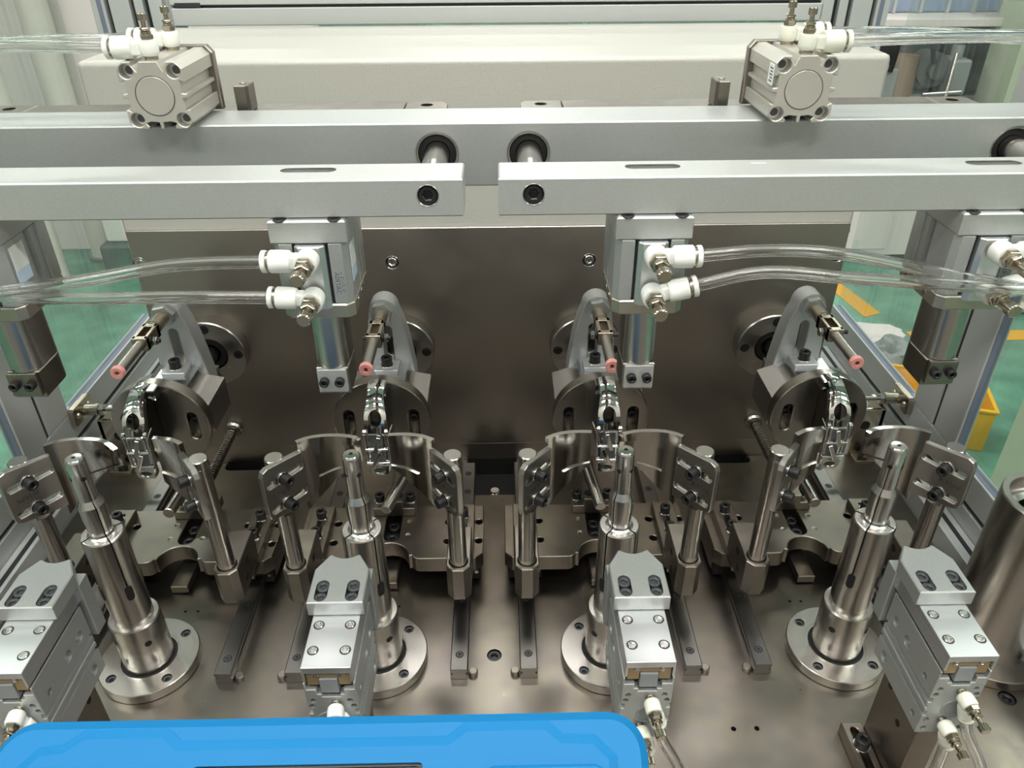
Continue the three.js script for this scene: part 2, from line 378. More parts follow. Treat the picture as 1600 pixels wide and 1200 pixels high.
// side rails, side posts and clear panes
for (const [m, lab] of [[-1, 'left'], [1, 'right']]) {
  const X = v => m * v;
  const t = thing('side_rail', `long silver aluminium side rail with blue-grey top groove on the ${lab} of the base plate`, 'rail', [X(385), -20, -100]);
  part(t, 'profile', [box(X(380), X(391), 39, 64, -430, 230, 0.8), box(X(380), X(391), 5, 34, -430, 230, 0.8), box(X(380), X(391), -20, 0, -430, 230, 0.8), box(X(384), X(391), -20, 60, -430, 230, 0)], M.frame);
  part(t, 'side_groove', [box(X(382.5), X(384.2), 34.1, 38.9, -429, 229, 0), box(X(382.5), X(384.2), 0.1, 4.9, -429, 229, 0)], M.slot);
  part(t, 'top_groove', box(X(382), X(389), 63.4, 64.3, -429, 229, 0), M.slotBlue);
  const s = thing('base_ledge', `lower silver profile ledge between base plate and ${lab} side rail`, 'ledge', [X(372), -20, -100]);
  part(s, 'profile', [box(X(m < 0 ? 367 : 363), X(379.5), -20, 18, -418, 230, 0.8)], M.frame);
  part(s, 'groove', box(X(370), X(374), 17.6, 18.3, -417, 229, 0), M.slot);
  const p = thing('side_post', `upright aluminium post with dark groove rising from the ${lab} side rail`, 'post', [X(386), 64, -195]);
  part(p, 'profile', [box(X(380), X(391), 64.3, 640, -232, -197, 0.8), box(X(380), X(391), 64.3, 640, -193, -160, 0.8), box(X(383), X(391), 64.3, 640, -197.5, -192.5, 0)], M.frame);
  part(p, 'side_groove', box(X(381.5), X(383.2), 64.4, 639, -196.9, -193.1, 0), M.slot);
  part(p, 'front_groove', box(X(382), X(389), 64.4, 639, -160.4, -159.6, 0), M.slotBlue);
  for (const [a, b, w] of [[-428, -234, 'behind'], [-158, 228, 'in front of']]) {
    const q = solo('clear_pane', `clear acrylic window pane ${w} the ${lab} side post`, 'pane', box(X(385), X(388), 64.6, 640, a, b, 0), M.acrylic, [X(386), 64, (a + b) / 2]);
  }
  // plunger latch
  const PX = 375; const L = thing('plunger_latch', `small steel plunger latch on a diamond plate screwed to the ${lab} side rail`, 'latch', [X(380), 60, -246]);
  part(L, 'mounting_plate', extX([[-262, 66], [-259, 68], [-231, 69], [-229, 67], [-228, 53], [-230, 51.5], [-260, 51.5], [-262, 53.5]], [], m < 0 ? -379.8 : 374.4, m < 0 ? -374.4 : 379.8, 0.5), M.brassNickel);
  for (const z of [-255, -235]) part(L, 'round_screw', lathe([[0, 2], [1.4, 1.7], [2.3, 0.8], [2.6, 0]], [X(374.4), 60, z], [-m, 0, 0], 18), M.bright);
  part(L, 'barrel', [cyl(5.2, 5.2, [X(374.4), 60, -245], [X(362), 60, -245], 26), cyl(6, 6, [X(362), 60, -245], [X(359.5), 60, -245], 26)], M.brassNickel);
  part(L, 'nut', hexNut(5.6, 4.5, [X(355.2), 60, -245], [-m, 0, 0].map(v => -v)), M.bright);
  part(L, 'pin', cyl(2, 2, [X(355), 60, -245], [X(326), 60, -245], 16), M.steel);
  const K = thing('latch_bracket', `tan steel angle bracket standing under the ${lab} plunger latch`, 'bracket', [X(350), 0, -238]);
  part(K, 'upright_plate', [box(X(336), X(361), 0.1, 53, -240, -236, 0.6), box(X(357), X(361), 0.1, 53.5, -262, -236, 0.6)], M.brassNickel);
  part(K, 'bore', disc(4.6, [X(345), 36, -236], [0, 0, 1], 22, 0.3), M.blackMatt);
  part(K, 'foot', box(X(338), X(357), 0.1, 5, -236, -222, 0.5), M.brassNickel);
  part(K, 'cap_screw', capScrew(4.2, 5, [X(347), 5, -229]), M.black);
}

// ------------------------------------------------------------------ beams
{
  const t = thing('rear_beam', 'long square silver beam with round bearing holes, behind the two front bars', 'beam', [0, 322, -78]);
  const hx = [-280, -24, 24, 280];
  part(t, 'bar', extZ([[-430, 322.4], [430, 322.4], [430, 355.6], [-430, 355.6]], hx.map(x => circ(x, 339.5, 11.1, 36)), -94, -61, 0.7), M.alu);
  for (const x of hx) {
    part(t, 'bearing_ring', aim(ext(circ(0, 0, 11.0, 36), [circ(0, 0, 10.0, 36)], 6, 0.2).rotateX(-Math.PI / 2), [0, 0, 1], [x, 339.5, -68]), M.bright);
    part(t, 'bearing_seal', aim(ext(circ(0, 0, 9.9, 36), [circ(0, 0, 6.6, 28)], 12, 0.3).rotateX(-Math.PI / 2), [0, 0, 1], [x, 339.5, -75]), M.rubber);
  }
}
for (const [m, lab] of [[-1, 'left'], [1, 'right']]) {
  const t = thing('front_bar', `long bead-blasted front bar on the ${lab} with oblong slots and one black end bolt`, 'bar', [m * 156, 329, -8]);
  const x0 = m < 0 ? -306 : 8, x1 = m < 0 ? -8 : 306, A = [m * 80, m * 240];
  let bar = extY([[x0, -20], [x1, -20], [x1, 5], [x0, 5]], A.map(x => slotPts(x - 9.5, -10.6, x + 9.5, -10.6, 4.2, 8)), 329.4, 347, 0.7); boxUV(bar);
  for (const x of [m * 24, m * 280]) bar = csg(bar, cyl(4.8, 4.8, [x, 339.3, 0.5], [x, 339.3, 7], 32));
  part(t, 'bar', bar, M.aluPale);
  if (m > 0) part(t, 'white_scratch', box(127, 134, 346.95, 347.08, -14.6, -13.4, 0).rotateY(0.0), M.wallWhite, 'short white scratch mark on the bar top');
  for (const x of A) { part(t, 'slot_floor', box(x - 13, x + 13, 334, 337, -14.4, -6.8, 0), M.aluSilver); part(t, 'slot_screw', capScrew(3.7, 4, [x + 1, 337, -10.6]), M.black); }
  for (const x of [m * 24, m * 280]) {
    part(t, 'bolt_recess', aim(ext(circ(0, 0, 5.2, 28), [circ(0, 0, 4.8, 28)], 0.35, 0.1).rotateX(-Math.PI / 2), [0, 0, 1], [x, 339.3, 4.8]), M.bright);
    part(t, 'cap_screw', [capScrew(4.5, 3.8, [x, 339.3, 0.6], [0, 0, 1], 0.1)], M.black, 'black socket head bolt in the bar end');
  }
  for (const x of [m * 24, m * 280])
    solo('guide_shaft', `polished guide shaft between ${lab} front bar and rear beam, ${Math.abs(x) < 100 ? 'beside the middle gap' : 'at the outer end'}`, 'shaft', cyl(6.4, 6.4, [x, 339.5, -130], [x, 339.5, -20.2], 36), M.bright, [x, 339.5, -75]);
}
for (const [m, lab] of [[-1, 'left'], [1, 'right']]) solo('beam_support', `plain aluminium support upright carrying the ${lab} end of the rear beam`, 'support', box(m * 430.2, m * 446, FL, 372, -100, -55, 1), M.frame, [m * 438, FL, -78]);
// strip plates behind the rear beam
for (const [m, lab] of [[-1, 'left'], [1, 'right']]) {
  const t = thing('strip_plate', `thin brownish steel strip lying behind the rear beam on the ${lab} half`, 'strip', [m * 152, 346, -111]);
  const X = v => m * v;
  part(t, 'long_strip', box(X(45.6), X(261), 346, 352, -128, -108, 0.4), M.nickel);
  part(t, 'carrier', box(X(24), X(282), 330, 345.8, -126, -96, 0.4), M.greyDark);
  for (const [a, b, c] of [[21, 45, -1], [285, 261.6, 1]]) {
    const pts = [[X(a), -122], [X(a + (a < b ? 3 : -3)), -128], [X(b), -128], [X(b), -108], [X(a), -108]];
    part(t, 'end_piece', extY(m * (b - a) > 0 ? pts : pts.slice().reverse(), [circ(X((a + b) / 2), -119, 4, 20)], 346, 352, 0.4), M.nickel);
    part(t, 'hole_shadow', disc(4, [X((a + b) / 2), 348.5, -119], [0, 1, 0], 20, 0.4), M.blackMatt);
  }
  const u = thing('stop_nut', `small dark steel stop block behind the ${lab} top cylinder`, 'block', [X(132), 352, -110]);
  part(u, 'block', extY([[X(130), -117], [X(130), -105], [X(131.5), -103], [X(137.5), -103], [X(137.5), -117]].slice()[m > 0 ? 'slice' : 'reverse'](), [circ(X(134), -110, 2.2, 18)], 352.1, 366.5, 0.5), M.nickel);
}

// ------------------------------------------------------------------ speed controllers and tubes
// banjo flow valve: seat at p, axis a (out of the port), hose side b
function flowValve(parent, p, a, b, o = {}) {
  const P3 = (u, v) => [p[0] + a[0] * u + b[0] * v, p[1] + a[1] * u + b[1] * v, p[2] + a[2] * u + b[2] * v];
  const w = o.cream ? M.plasticCream : M.plastic, k = o.k || 1, h = k * (o.thin || 1), bw = o.thin ? 0.8 : 1, H0 = o.thin ? 9.2 : 11.4;
  const body = part(parent, 'flow_valve', [
    lathe([[0, 0], [4.4 * k * bw, 0], [5.2 * k * bw, 0.8], [5.4 * k * bw, 2], [5.4 * k * bw, H0 * k - 3], [4.9 * k * bw, H0 * k - 2], [0, H0 * k - 2]], P3(2, 0), a, 28),
    aim(new RoundedBoxGeometry(6.4 * k, 6, 6.2 * k, 1, 1).translate(0, 6.5 * k, 0), b, P3(5.2 * k, 0)),
    lathe([[0, 7.5 * k], [4.6 * k, 7.5 * k], [5.1 * k, 8.2 * k], [5.3 * k, 12 * k], [5.3 * k, 16.5 * k], [4.9 * k, 17 * k], [0, 17 * k]], P3(5.6 * k, 0), b, 26)], w, 'white plastic speed controller body');
  part(body, 'collar', [cyl(3.2 * k, 3.2 * k, P3(0, 0), P3(2.2, 0), 20), lathe([[0, 0], [4.5 * k, 0], [4.5 * k, 1.4 * k], [0, 1.4 * k]], P3(5.6 * k, 17 * k), b, 22)], M.brassNickel);
  part(body, 'release_ring', lathe([[0, 0], [5 * k, 0], [5.2 * k, 0.5], [5.2 * k, 2 * k], [4.6 * k, 2.4 * k], [2.9 * k, 2.4 * k]], P3(5.6 * k, 18.4 * k), b, 24), w);
  part(body, 'hexagon', [hexNut(4.5 * h, 3.6 * h, P3(H0 * k, 0), a), lathe([[0, 0], [3.6 * h, 0], [3.6 * h, 1.6 * h], [2.6 * h, 2.2 * h], [0, 2.2 * h]], P3(H0 * k + 3.6 * h, 0), a, 20), hexNut(3.7 * h, 1.8 * h, P3(H0 * k + 5.8 * h, 0), a, 0.4)], M.brassNickel);
  part(body, 'knob', [cyl(1.7 * h, 1.7 * h, P3(H0 * k + 7.6 * h, 0), P3(H0 * k + 11.6 * h, 0), 16), aim(ext(Array.from({ length: 32 }, (_, i) => { const q = i / 32 * 6.28318, r = (i % 2 ? 3.05 : 3.35) * h * (o.thin ? 0.9 : 1); return [r * Math.cos(q), r * Math.sin(q)]; }), [], 5 * h, 0.4, 0.2).rotateX(-Math.PI / 2), a, P3(H0 * k + 11.6 * h, 0))], M.brassNickel);
  return P3(5.6 * k, 16 * k);
}
function airTube(pts, label, group) { return solo('air_tube', label, 'tube', tubeG(pts, 3.0, 2.0), M.tube, pts[0], group); }

// ------------------------------------------------------------------ top cylinders
for (const [m, lab] of [[-1, 'left'], [1, 'right']]) {
  const cx = m * 159.6, cy = 372, zf = -51.5, zb = -95;
  const t = thing('compact_cylinder', `square silver pneumatic cylinder on the rear beam, ${lab} of the two, round cap facing front`, 'cylinder', [cx, 356, -72]);
  // extruded profile with T slots
  const q = [];
  const side = [[-15.8, -12.5], [-12.5, -15.8], [-6.8, -15.8], [-6.4, -14.6], [-7.6, -13], [-5, -12.2], [-1, -12.6], [-0.7, -15.8], [0.7, -15.8], [1, -12.6], [5, -12.2], [7.6, -13], [6.4, -14.6], [6.8, -15.8]];
  const top = [[12.5, 15.8], [8.4, 15.8], [8.4, 14], [6.4, 11.2], [4.4, 15.8], [-4.4, 15.8], [-6.4, 11.2], [-8.4, 14], [-8.4, 15.8], [-12.5, 15.8]];
  q.push(...side, [12.5, -15.8], [15.8, -12.5], [15.8, -6.6], [14.4, -6.6], [13.4, -7.4], [13.2, -1.2], [15.6, -0.8], [15.6, 0.8], [13.2, 1.2], [13.4, 7.4], [14.4, 6.6], [15.8, 6.6], [15.8, 12.5], ...top, [-15.8, 12.5], [-15.8, 6.6], [-14.4, 6.6], [-13.4, 7.4], [-13.2, 1.2], [-15.6, 0.8], [-15.6, -0.8], [-13.2, -1.2], [-13.4, -7.4], [-14.4, -6.6], [-15.8, -6.6]);
  const corners = [[-11.4, 11.4], [11.4, 11.4], [-11.4, -11.4], [11.4, -11.4]];
  part(t, 'body', extZ(q.map(p => [p[0] + cx, p[1] + cy]), corners.map(c => circ(cx + c[0], cy + c[1], 3.4, 24)), zb, zf, 0.3, 0.3), M.cylAlu);
  for (const c of corners) { const h = part(t, 'bolt_hole', disc(3.35, [cx + c[0], cy + c[1], zf - 5], [0, 0, 1], 20, 0.4), M.aluSilver); part(h, 'bolt_bore', disc(2, [cx + c[0], cy + c[1], zf - 4.7], [0, 0, 1], 16, 0.2), M.greyDark); }
  part(t, 'round_cap', [aim(ext(circ(0, 0, 9.2, 48), [], 0.9, 0.25).rotateX(-Math.PI / 2), [0, 0, 1], [cx, cy, zf - 0.7])], M.cylAlu);
  part(t, 'cap_groove', [aim(ext(circ(0, 0, 9.5, 48), [circ(0, 0, 9.2, 48)], 0.3, 0).rotateX(-Math.PI / 2), [0, 0, 1], [cx, cy, zf - 0.2])], M.slot);
  const o = [[-17, -16], [17, -16], [17, 13], [14, 16.6], [-14, 16.6], [-17, 13]];
  part(t, 'rear_flange', extZ(o.map(p => [p[0] + cx, p[1] + cy]), [], -100, zb - 0.1, 0.5, 0.2), M.nickel);
  const e1 = flowValve(t, [cx, 387.6, -58], [0, 1, 0], [m, 0, 0], { cream: m > 0, thin: 0.7 });
  const e2 = flowValve(t, [cx + m * -0.5, 387.6, -86], [0, 1, 0], [m, 0, 0], { cream: m > 0, thin: 0.7 });
  if (m > 0) {
    const s = part(t, 'sticker', box(cx - 16.1, cx - 15.75, cy + 2, cy + 11.5, -60, -52.6, 0), M.sticker, 'small pale label on the cylinder side');
    part(s, 'print', [0, 1, 2, 3, 4].map(i => box(cx - 16.2, cx - 16.05, cy + 3.4 + i * 1.5, cy + 4.1 + i * 1.5, -58 + (i % 2), -53.4, 0)), M.ink);
  }
  const Y = e1[1];
  airTube(m < 0 ? [e1, [-215, Y + 1.5, -56], [-260, Y + 2.5, -52], [-330, Y, -44], [-420, Y - 6, -30]] : [e1, [210, Y + 2.5, -50], [255, Y + 3.5, -44], [300, Y + 1, -40], [420, Y - 4, -30]], `clear air hose running ${lab} from the front valve of the ${lab} top cylinder`);
  airTube(m < 0 ? [e2, [-230, Y + 0.5, -76], [-290, Y - 2, -62], [-360, Y - 8, -48], [-440, Y - 16, -36]] : [e2, [225, Y, -84], [270, Y - 1, -70], [330, Y - 4, -52], [440, Y - 10, -36]], `clear air hose running ${lab} from the rear valve of the ${lab} top cylinder`);
}

// ------------------------------------------------------------------ press cylinders under the front bars
ST.forEach((s, i) => {
  const m = i < 2 ? -1 : 1;                          // hoses leave outward
  const X = v => s + v;
  const t = thing('press_cylinder', ['silver press cylinder hanging under the left bar, cut off by the left frame edge', 'silver press cylinder under the left bar beside the middle gap, hoses leaving left', 'silver press cylinder under the right bar beside the middle gap, hoses leaving right', 'silver press cylinder under the right bar at the right frame edge'][i], 'cylinder', [s, 230, -5]);
  const oct = (x0, x1, z0, z1, c) => [[x0 + c, z0], [x1 - c, z0], [x1, z0 + c], [x1, z1 - c], [x1 - c, z1], [x0 + c, z1], [x0, z1 - c], [x0, z0 + c]];
  const capHoles = [[-12.5, 3.8], [12.5, 3.8]];
  part(t, 'top_cap', extY([[X(-17.8), 8], [X(-17.8), -36], [X(17.8), -36], [X(17.8), 8]], [], 318, 329.2, 0.8), M.alu);
  part(t, 'body', [extY([[X(-17.2), -33], [X(-14), -36], [X(14), -36], [X(17.2), -33], [X(17.2), -25], [X(16.4), -24.6], [X(16.4), -22.4], [X(17.2), -22], [X(17.2), -18], [X(15.2), -17.4], [X(15.2), -13], [X(17.2), -12.4], [X(17.2), 4.5], [X(14.5), 7.5], [X(8.4), 7.5], [X(8.4), 4], [X(-8.4), 4], [X(-8.4), 7.5], [X(-14.5), 7.5], [X(-17.2), 4.5], [X(-17.2), -12.4], [X(-15.2), -13], [X(-15.2), -17.4], [X(-17.2), -18], [X(-17.2), -22], [X(-16.4), -22.4], [X(-16.4), -24.6], [X(-17.2), -25]].reverse(), [], 287.2, 317.9, 0.3, 0.3)], M.alu);
  part(t, 'port_boss', extY([[X(-7), 3.9], [X(7), 3.9], [X(7), 9], [X(5), 11], [X(-5), 11], [X(-7), 9]].reverse(), [], 285.5, 317.6, 0.5, 0.3), M.aluSilver);
  for (const q of [7.2, -8.3]) part(t, 'slot_shadow', box(X(q), X(q + 1.1), 287.6, 317.6, 4.1, 6, 0), M.slot);
  part(t, 'bottom_cap', extY(oct(X(-17.2), X(17.2), -36, 8, 3.4), [], 279.4, 287, 0.7, 0.3), M.capMetal);
  for (const sx of [-1, 1]) for (const z of [-26, -16, -6]) part(t, 'side_hole', disc(1.7, [X(sx * 17.2), 283.2, z], [sx, 0, 0], 14, 0.5), M.bright);
  for (const [hx, hz] of capHoles) part(t, 'cap_screw', capScrew(3.1, 0.5, [X(hx), 329.0, hz + 2]), M.black);
  const ram = part(t, 'ram', extY(slotPts(X(0), -18, X(0), -6, 8.4, 14), [], 247.2, 279.3, 0, 0.5), M.steel, 'polished oval ram');
  part(t, 'ram_foot', [extY(Array.from({ length: 13 }, (_, k) => { const q = Math.PI - Math.PI * k / 12; return [X(8.4 * Math.cos(q)), -18 - 8.4 * Math.sin(q)]; }).concat([[X(8.4), 0.5], [X(-8.4), 0.5]]), [], 231, 247, 0.6)], M.nickel);
  const pad = part(t, 'pad', box(X(-7.6), X(7.6), 233.5, 247, 0.6, 3.2, 0.4), i % 3 ? M.aluPale : M.nickel, 'flat front pad with two black screws');
  for (const dx of [-4, 4]) part(pad, 'cap_screw', capScrew(2.5, 3.2, [X(dx), 240.5, 3.2], [0, 0, 1]), M.black);
  // print on the front and stickers on the side
  if (i === 1 || i === 3) {
    const g = text('AIRTAC', 2.3, fontB).rotateZ(-Math.PI / 2).translate(X(10.8), 298, 7.46);
    part(t, 'print', [g].concat([0, 1, 2, 3, 4].map(k => box(X(12.6), X(13.0), 293.5 + k * 2.2, 294.9 + k * 2.2, 7.45, 7.53, 0)).concat([0, 1, 2].map(k => box(X(13.5), X(13.8), 292.8 + k * 3.2, 295 + k * 3.2, 7.45, 7.53, 0)))), M.ink);
  }
  if (i < 2) {
    part(t, 'sticker', [box(X(17.15), X(17.35), 303, 315, -10, 2, 0)], M.sticker, 'pale square label on the cylinder side');
    part(t, 'blue_label', [box(X(17.15), X(17.35), 296.5, 302.9, -9.5, 2.5, 0)], M.stickerBlue, 'small pale blue label below the square one');
  }
  const b = [m, 0, 0];
  const e1 = flowValve(t, [X(0.2), 313.2, 10.8], [0, 0, 1], b);
  const e2 = flowValve(t, [X(0.2), 294, 10.8], [0, 0, 1], [m, m > 0 ? 0.22 : 0.06, 0]);
  const paths = [
    [[e1, [-300, 310, 24], [-360, 306, 26], [-430, 300, 28]], [e2, [-300, 292, 24], [-360, 290, 26], [-430, 286, 28]]],
    [[e1, [-140, 312.6, 18], [-185, 306, 20], [-240, 301, 24], [-300, 296, 28], [-400, 292, 30]], [e2, [-140, 297, 19], [-190, 296.5, 18], [-250, 298, 15], [-310, 300, 16], [-400, 302, 20]]],
    [[e1, [130, 315.5, 16], [165, 312, 12], [205, 306, 18], [240, 301, 26], [300, 296, 34], [400, 292, 36]], [e2, [130, 305.5, 18], [165, 306, 26], [205, 303.5, 28], [250, 301, 30], [310, 300, 24], [400, 296, 24]]],
    [[e1, [300, 312, 24], [350, 306, 26], [430, 300, 28]], [e2, [300, 300, 20], [350, 300, 22], [430, 296, 28]]]][i];
  paths.forEach((p, k) => airTube(p, `clear air hose from the ${k ? 'lower' : 'upper'} valve of the ${STN[i]} press cylinder`));
});

// ------------------------------------------------------------------ stations: rails, slide plates, brackets, jaws
// posts and rails of a station stand 56 mm either side of its centre
const RX = [-56.2, 56.2];
ST.forEach((s, i) => {
  const m = i < 2 ? 1 : -1, X = v => s + v, PZ = -12.6;
  // linear rails
  RX.forEach((o, k) => {
    const x = X(o), outer = (k ? 1 : -1);
    const end = k ? 'right' : 'left';
    const t = thing('linear_rail', `narrow dark linear guide rail on the ${end} side of the ${STN[i]} station`, 'rail', [x, 0, -110]);
    const prof = [[-6, 0.05], [6, 0.05], [6, 4.2], [4.6, 5.2], [4.6, 6.4], [6, 7.4], [6, 9.4], [5.4, 10], [-5.4, 10], [-6, 9.4], [-6, 7.4], [-4.6, 6.4], [-4.6, 5.2], [-6, 4.2]];
    part(t, 'rail_bar', extZ(prof.map(p => [p[0] + x, p[1]]), [], -222, 5.5, 0.2, 0.2), M.rail);
    for (const z of [-7, -56, -181, -206]) {
      part(t, 'bolt_hole', disc(2.9, [x, 9.95, z], [0, 1, 0], 20, 0.2), M.blackMatt);
      part(t, 'cap_screw', headRing(2.2, [x, 10, z]), M.gunmetal);
    }
    part(t, 'stop_pin', lathe([[0, 0], [3.1, 0], [3.1, 3.4], [2.5, 4], [0, 4]], [X(o - (k ? -1 : 1) * 9.4 * (i === 1 || i === 2 ? 1 : 1)), 0.05, 1.5], [0, 1, 0], 20), M.nickel);
  });
  // slide plate with curved cut-out
  {
    const t = thing('slide_plate', `flat steel slide plate with a curved front notch around the ${STN[i]} post`, 'plate', [s, 14, -110]);
    const o = [];
    o.push([X(-71.5), -138], [X(-71.5), -84], [X(-66), -78.5], [X(-24), -78.5]);
    for (let k = 0; k <= 5; k++) { const q = Math.PI / 2 - k / 5 * 1.15; o.push([X(-24 + 7 * Math.cos(q)), -85.5 + 7 * Math.sin(q)]); }
    for (let k = 0; k <= 14; k++) { const q = Math.PI + 0.1 + (Math.PI - 0.2) * k / 14; o.push([X(15.5 * Math.cos(q)), -80.5 + 15.5 * Math.sin(q)]); }
    for (let k = 5; k >= 0; k--) { const q = Math.PI / 2 - k / 5 * 1.15; o.push([X(24 - 7 * Math.cos(q)), -85.5 + 7 * Math.sin(q)]); }
    o.push([X(24), -78.5], [X(66), -78.5], [X(71.5), -84], [X(71.5), -138]);
    const holes = [slotPts(X(0), -124, X(0), -104, 6.2, 8)];
    for (const r of RX) for (const dx of [-12, 12]) for (const z of [-97, -118.5]) holes.push(circ(X(r + dx), z, 3, 18));
    for (const dx of [-12.5, 12.5]) for (const z of [-104.5, -120]) holes.push(circ(X(dx), z, 1.7, 12));
    part(t, 'top_plate', extY(o, holes, 17, 31, 0.5, 0.3), M.nickel);
    part(t, 'slot_floor', box(X(-8), X(8), 19, 21.5, -131, -97, 0), M.blackMatt);
    for (const r of RX) for (const dx of [-12, 12]) for (const z of [-97, -118.5]) part(t, 'bolt_hole', disc(3, [X(r + dx), 22, z], [0, 1, 0], 16, 0.6), M.blackMatt);
    for (const dx of [-12.5, 12.5]) for (const z of [-104.5, -120]) part(t, 'small_hole', disc(1.8, [X(dx), 29.5, z], [0, 1, 0], 10, 0.5), M.bright);
    for (const z of [-106, -119.5]) part(t, 'cap_screw', [capScrew(4.7, 5, [X(0), 21.6, z])], M.black);
    for (const r of RX) {
      const c = part(t, 'carriage', box(X(r - 13.5), X(r + 13.5), 4, 16.9, -126, -90, 0.5), M.rail);
      for (const z of [-90, -132.5]) part(c, 'end_cap', box(X(r - 13), X(r + 13), 3.4, 16.4, z, z + 6.5, 0.8), M.blackMatt);
      part(c, 'grease_screw', disc(1.6, [X(r + 10), 11, -83.4], [0, 0, 1], 14, 0.5), M.bright);
    }
  }
  // stop block behind, with threaded rod and stop rod
  {
    const t = thing('stop_block', `stepped steel block with two cap screws at the rear of the ${STN[i]} slide plate`, 'block', [s, 31, -136]);
    part(t, 'block', [extZ([[X(-16.5), 31.1], [X(16.5), 31.1], [X(16.5), 39], [X(7.4), 39], [X(7.4), 46], [X(-7.4), 46], [X(-7.4), 39], [X(-16.5), 39]], [], -147, -126.4, 0.5, 0.2)], M.nickel);
    for (const dx of [-12.4, 12.4]) { part(t, 'cap_screw', capScrew(3.9, 6, [X(dx), 39.6, -137]), M.black); part(t, 'washer', washer(4.9, 2, 0.8, [X(dx), 39, -137]), M.bright); }
    part(t, 'set_screw', [disc(3.9, [X(m * 3), 46, -134], [0, 1, 0], 18, 0.4), disc(2, [X(m * 3), 46.3, -134], [0, 1, 0], 6, 0.3)], M.black);
    const r = thing('threaded_rod', `spring-wound threaded rod running from the back panel to the ${STN[i]} stop block`, 'rod', [s, 41, -190]);
    const A = [X(0.5), 41, -239.4], B = [X(0.5), 41, -147.2];
    part(r, 'core', cyl(3.6, 3.6, A, B, 20), M.brown);
    part(r, 'boss', [lathe([[0, 0], [8, 0], [8, 3], [6.6, 5], [6.6, 7], [4, 7.6]], A, [0, 0, 1], 28)], M.steel);
    const hel = []; for (let k = 0; k <= 420; k++) { const q = k / 420, a = q * 28 * 6.28318; hel.push(new THREE.Vector3(A[0] + 4.0 * Math.cos(a), 41 + 4.0 * Math.sin(a), -230 + q * 80)); }
    part(r, 'spring', new THREE.TubeGeometry(new THREE.CatmullRomCurve3(hel), 560, 0.75, 5), M.nickel);
    const off = [0, 13, -6, 0][i];
    const a = [X(off * 1.0), [66, 75, 75, 69][i], -128], b = [X(0.3), 69.5, -90];
    const d = [b[0] - a[0], b[1] - a[1], b[2] - a[2]], L = Math.hypot(...d), back = [a[0] - d[0] / L * 30, a[1] - d[1] / L * 30, a[2] - d[2] / L * 30];
    solo('stop_rod', `short polished round rod pointing forward below the ${STN[i]} turning disc`, 'rod', [cyl(4.3, 4.3, back, [b[0] - d[0] / L * 0.6, b[1] - d[1] / L * 0.6, b[2] - d[2] / L * 0.6], 28), cyl(4.3, 3.7, [b[0] - d[0] / L * 0.6, b[1] - d[1] / L * 0.6, b[2] - d[2] / L * 0.6], b, 28)], M.steel, b);
  }
  // low tongue below the notch
  solo('tongue_bar', `low flat steel bar pointing forward out of the notch at the ${STN[i]} post`, 'bar', extY([[X(m * -8), -122], [X(m * -8), -76], [X(m * 5), -76], [X(m * 5), -122]].sort(() => 0)[m > 0 ? 'slice' : 'reverse'](), [], 1.2, 8, 0.5, 0.2), M.nickel, [s, 0, -100]);

  // post brackets and jaws, left (k = 0) and right (k = 1)
  RX.forEach((o, k) => {
    const x = X(o), dir = k ? -1 : 1, LR = k ? 'right' : 'left';
    const outer = (i < 2) === (k === 0);             // long arm on the outer side
    const t = thing('post_bracket', `steel bracket with chamfered block and round pin post, ${LR} in the ${STN[i]} station`, 'bracket', [x, 31, -80]);
    part(t, 'strip', extY([[x - 8.5, -131], [x - 8.5, -60], [x + 8.5, -60], [x + 8.5, -131]], [slotPts(x, -124, x, -94, 2.4, 8)], 31.1, 38.4, 0.5, 0.2), M.nickel);
    part(t, 'block', extY([[x - 8.3, -77], [x - 8.3, -38], [x - 3.8, -33], [x + 3.8, -33], [x + 8.3, -38], [x + 8.3, -77]], [circ(x, -42.5, 6.5, 28)], 35.4, 64, 0.6, 0.3), M.nickel);
    for (const z of [-118, -97]) { part(t, 'washer', washer(4.7, 2, 0.9, [x, 38.4, z]), M.bright); part(t, 'cap_screw', capScrew(3.8, 6.4, [x, 39.3, z]), M.black); }
    for (const sx of [-1, 1]) for (const [z, y] of [[-56, 56], [-50, 45]]) part(t, 'set_screw', disc(2.9, [x + sx * 8.3, y, z], [sx, 0, 0], 18, 0.5), M.blackMatt);
    // pin post with a flat for the jaw plate
    const n = [dir * 0.809, 0.588], flat = [];
    const a0 = Math.atan2(n[1], n[0]), half = Math.acos(4 / 6);
    for (let q = 0; q <= 26; q++) { const a = a0 + half + (6.28318 - 2 * half) * q / 26; flat.push([x + 6 * Math.cos(a), -42.5 + 6 * Math.sin(a)]); }
    part(t, 'pin_post', [cyl(6, 6, [x, 36, -42.5], [x, 112, -42.5], 36), extY(flat, [], 112, 150.5, 0.1, 0.4), lathe([[0, 0], [6, 0], [6, 5.4], [5.4, 6], [0, 6]], [x, 150.5, -42.5], [0, 1, 0], 40)], M.steel, 'round ground pin post');

    // jaw: flat mounting plate at 54 degrees, then a polished arc
    const ph = 54 * Math.PI / 180, T = [dir * Math.cos(ph), -Math.sin(ph)], NN = [dir * Math.sin(ph), Math.cos(ph)];
    const labels = outer ? `polished curved jaw with long arm on the ${LR} pin post of the ${STN[i]} station` : `polished curved jaw with short arm on the ${LR} pin post of the ${STN[i]} station`;
    const j = thing('jaw_arm', labels, 'jaw', [x, 115, -48]);
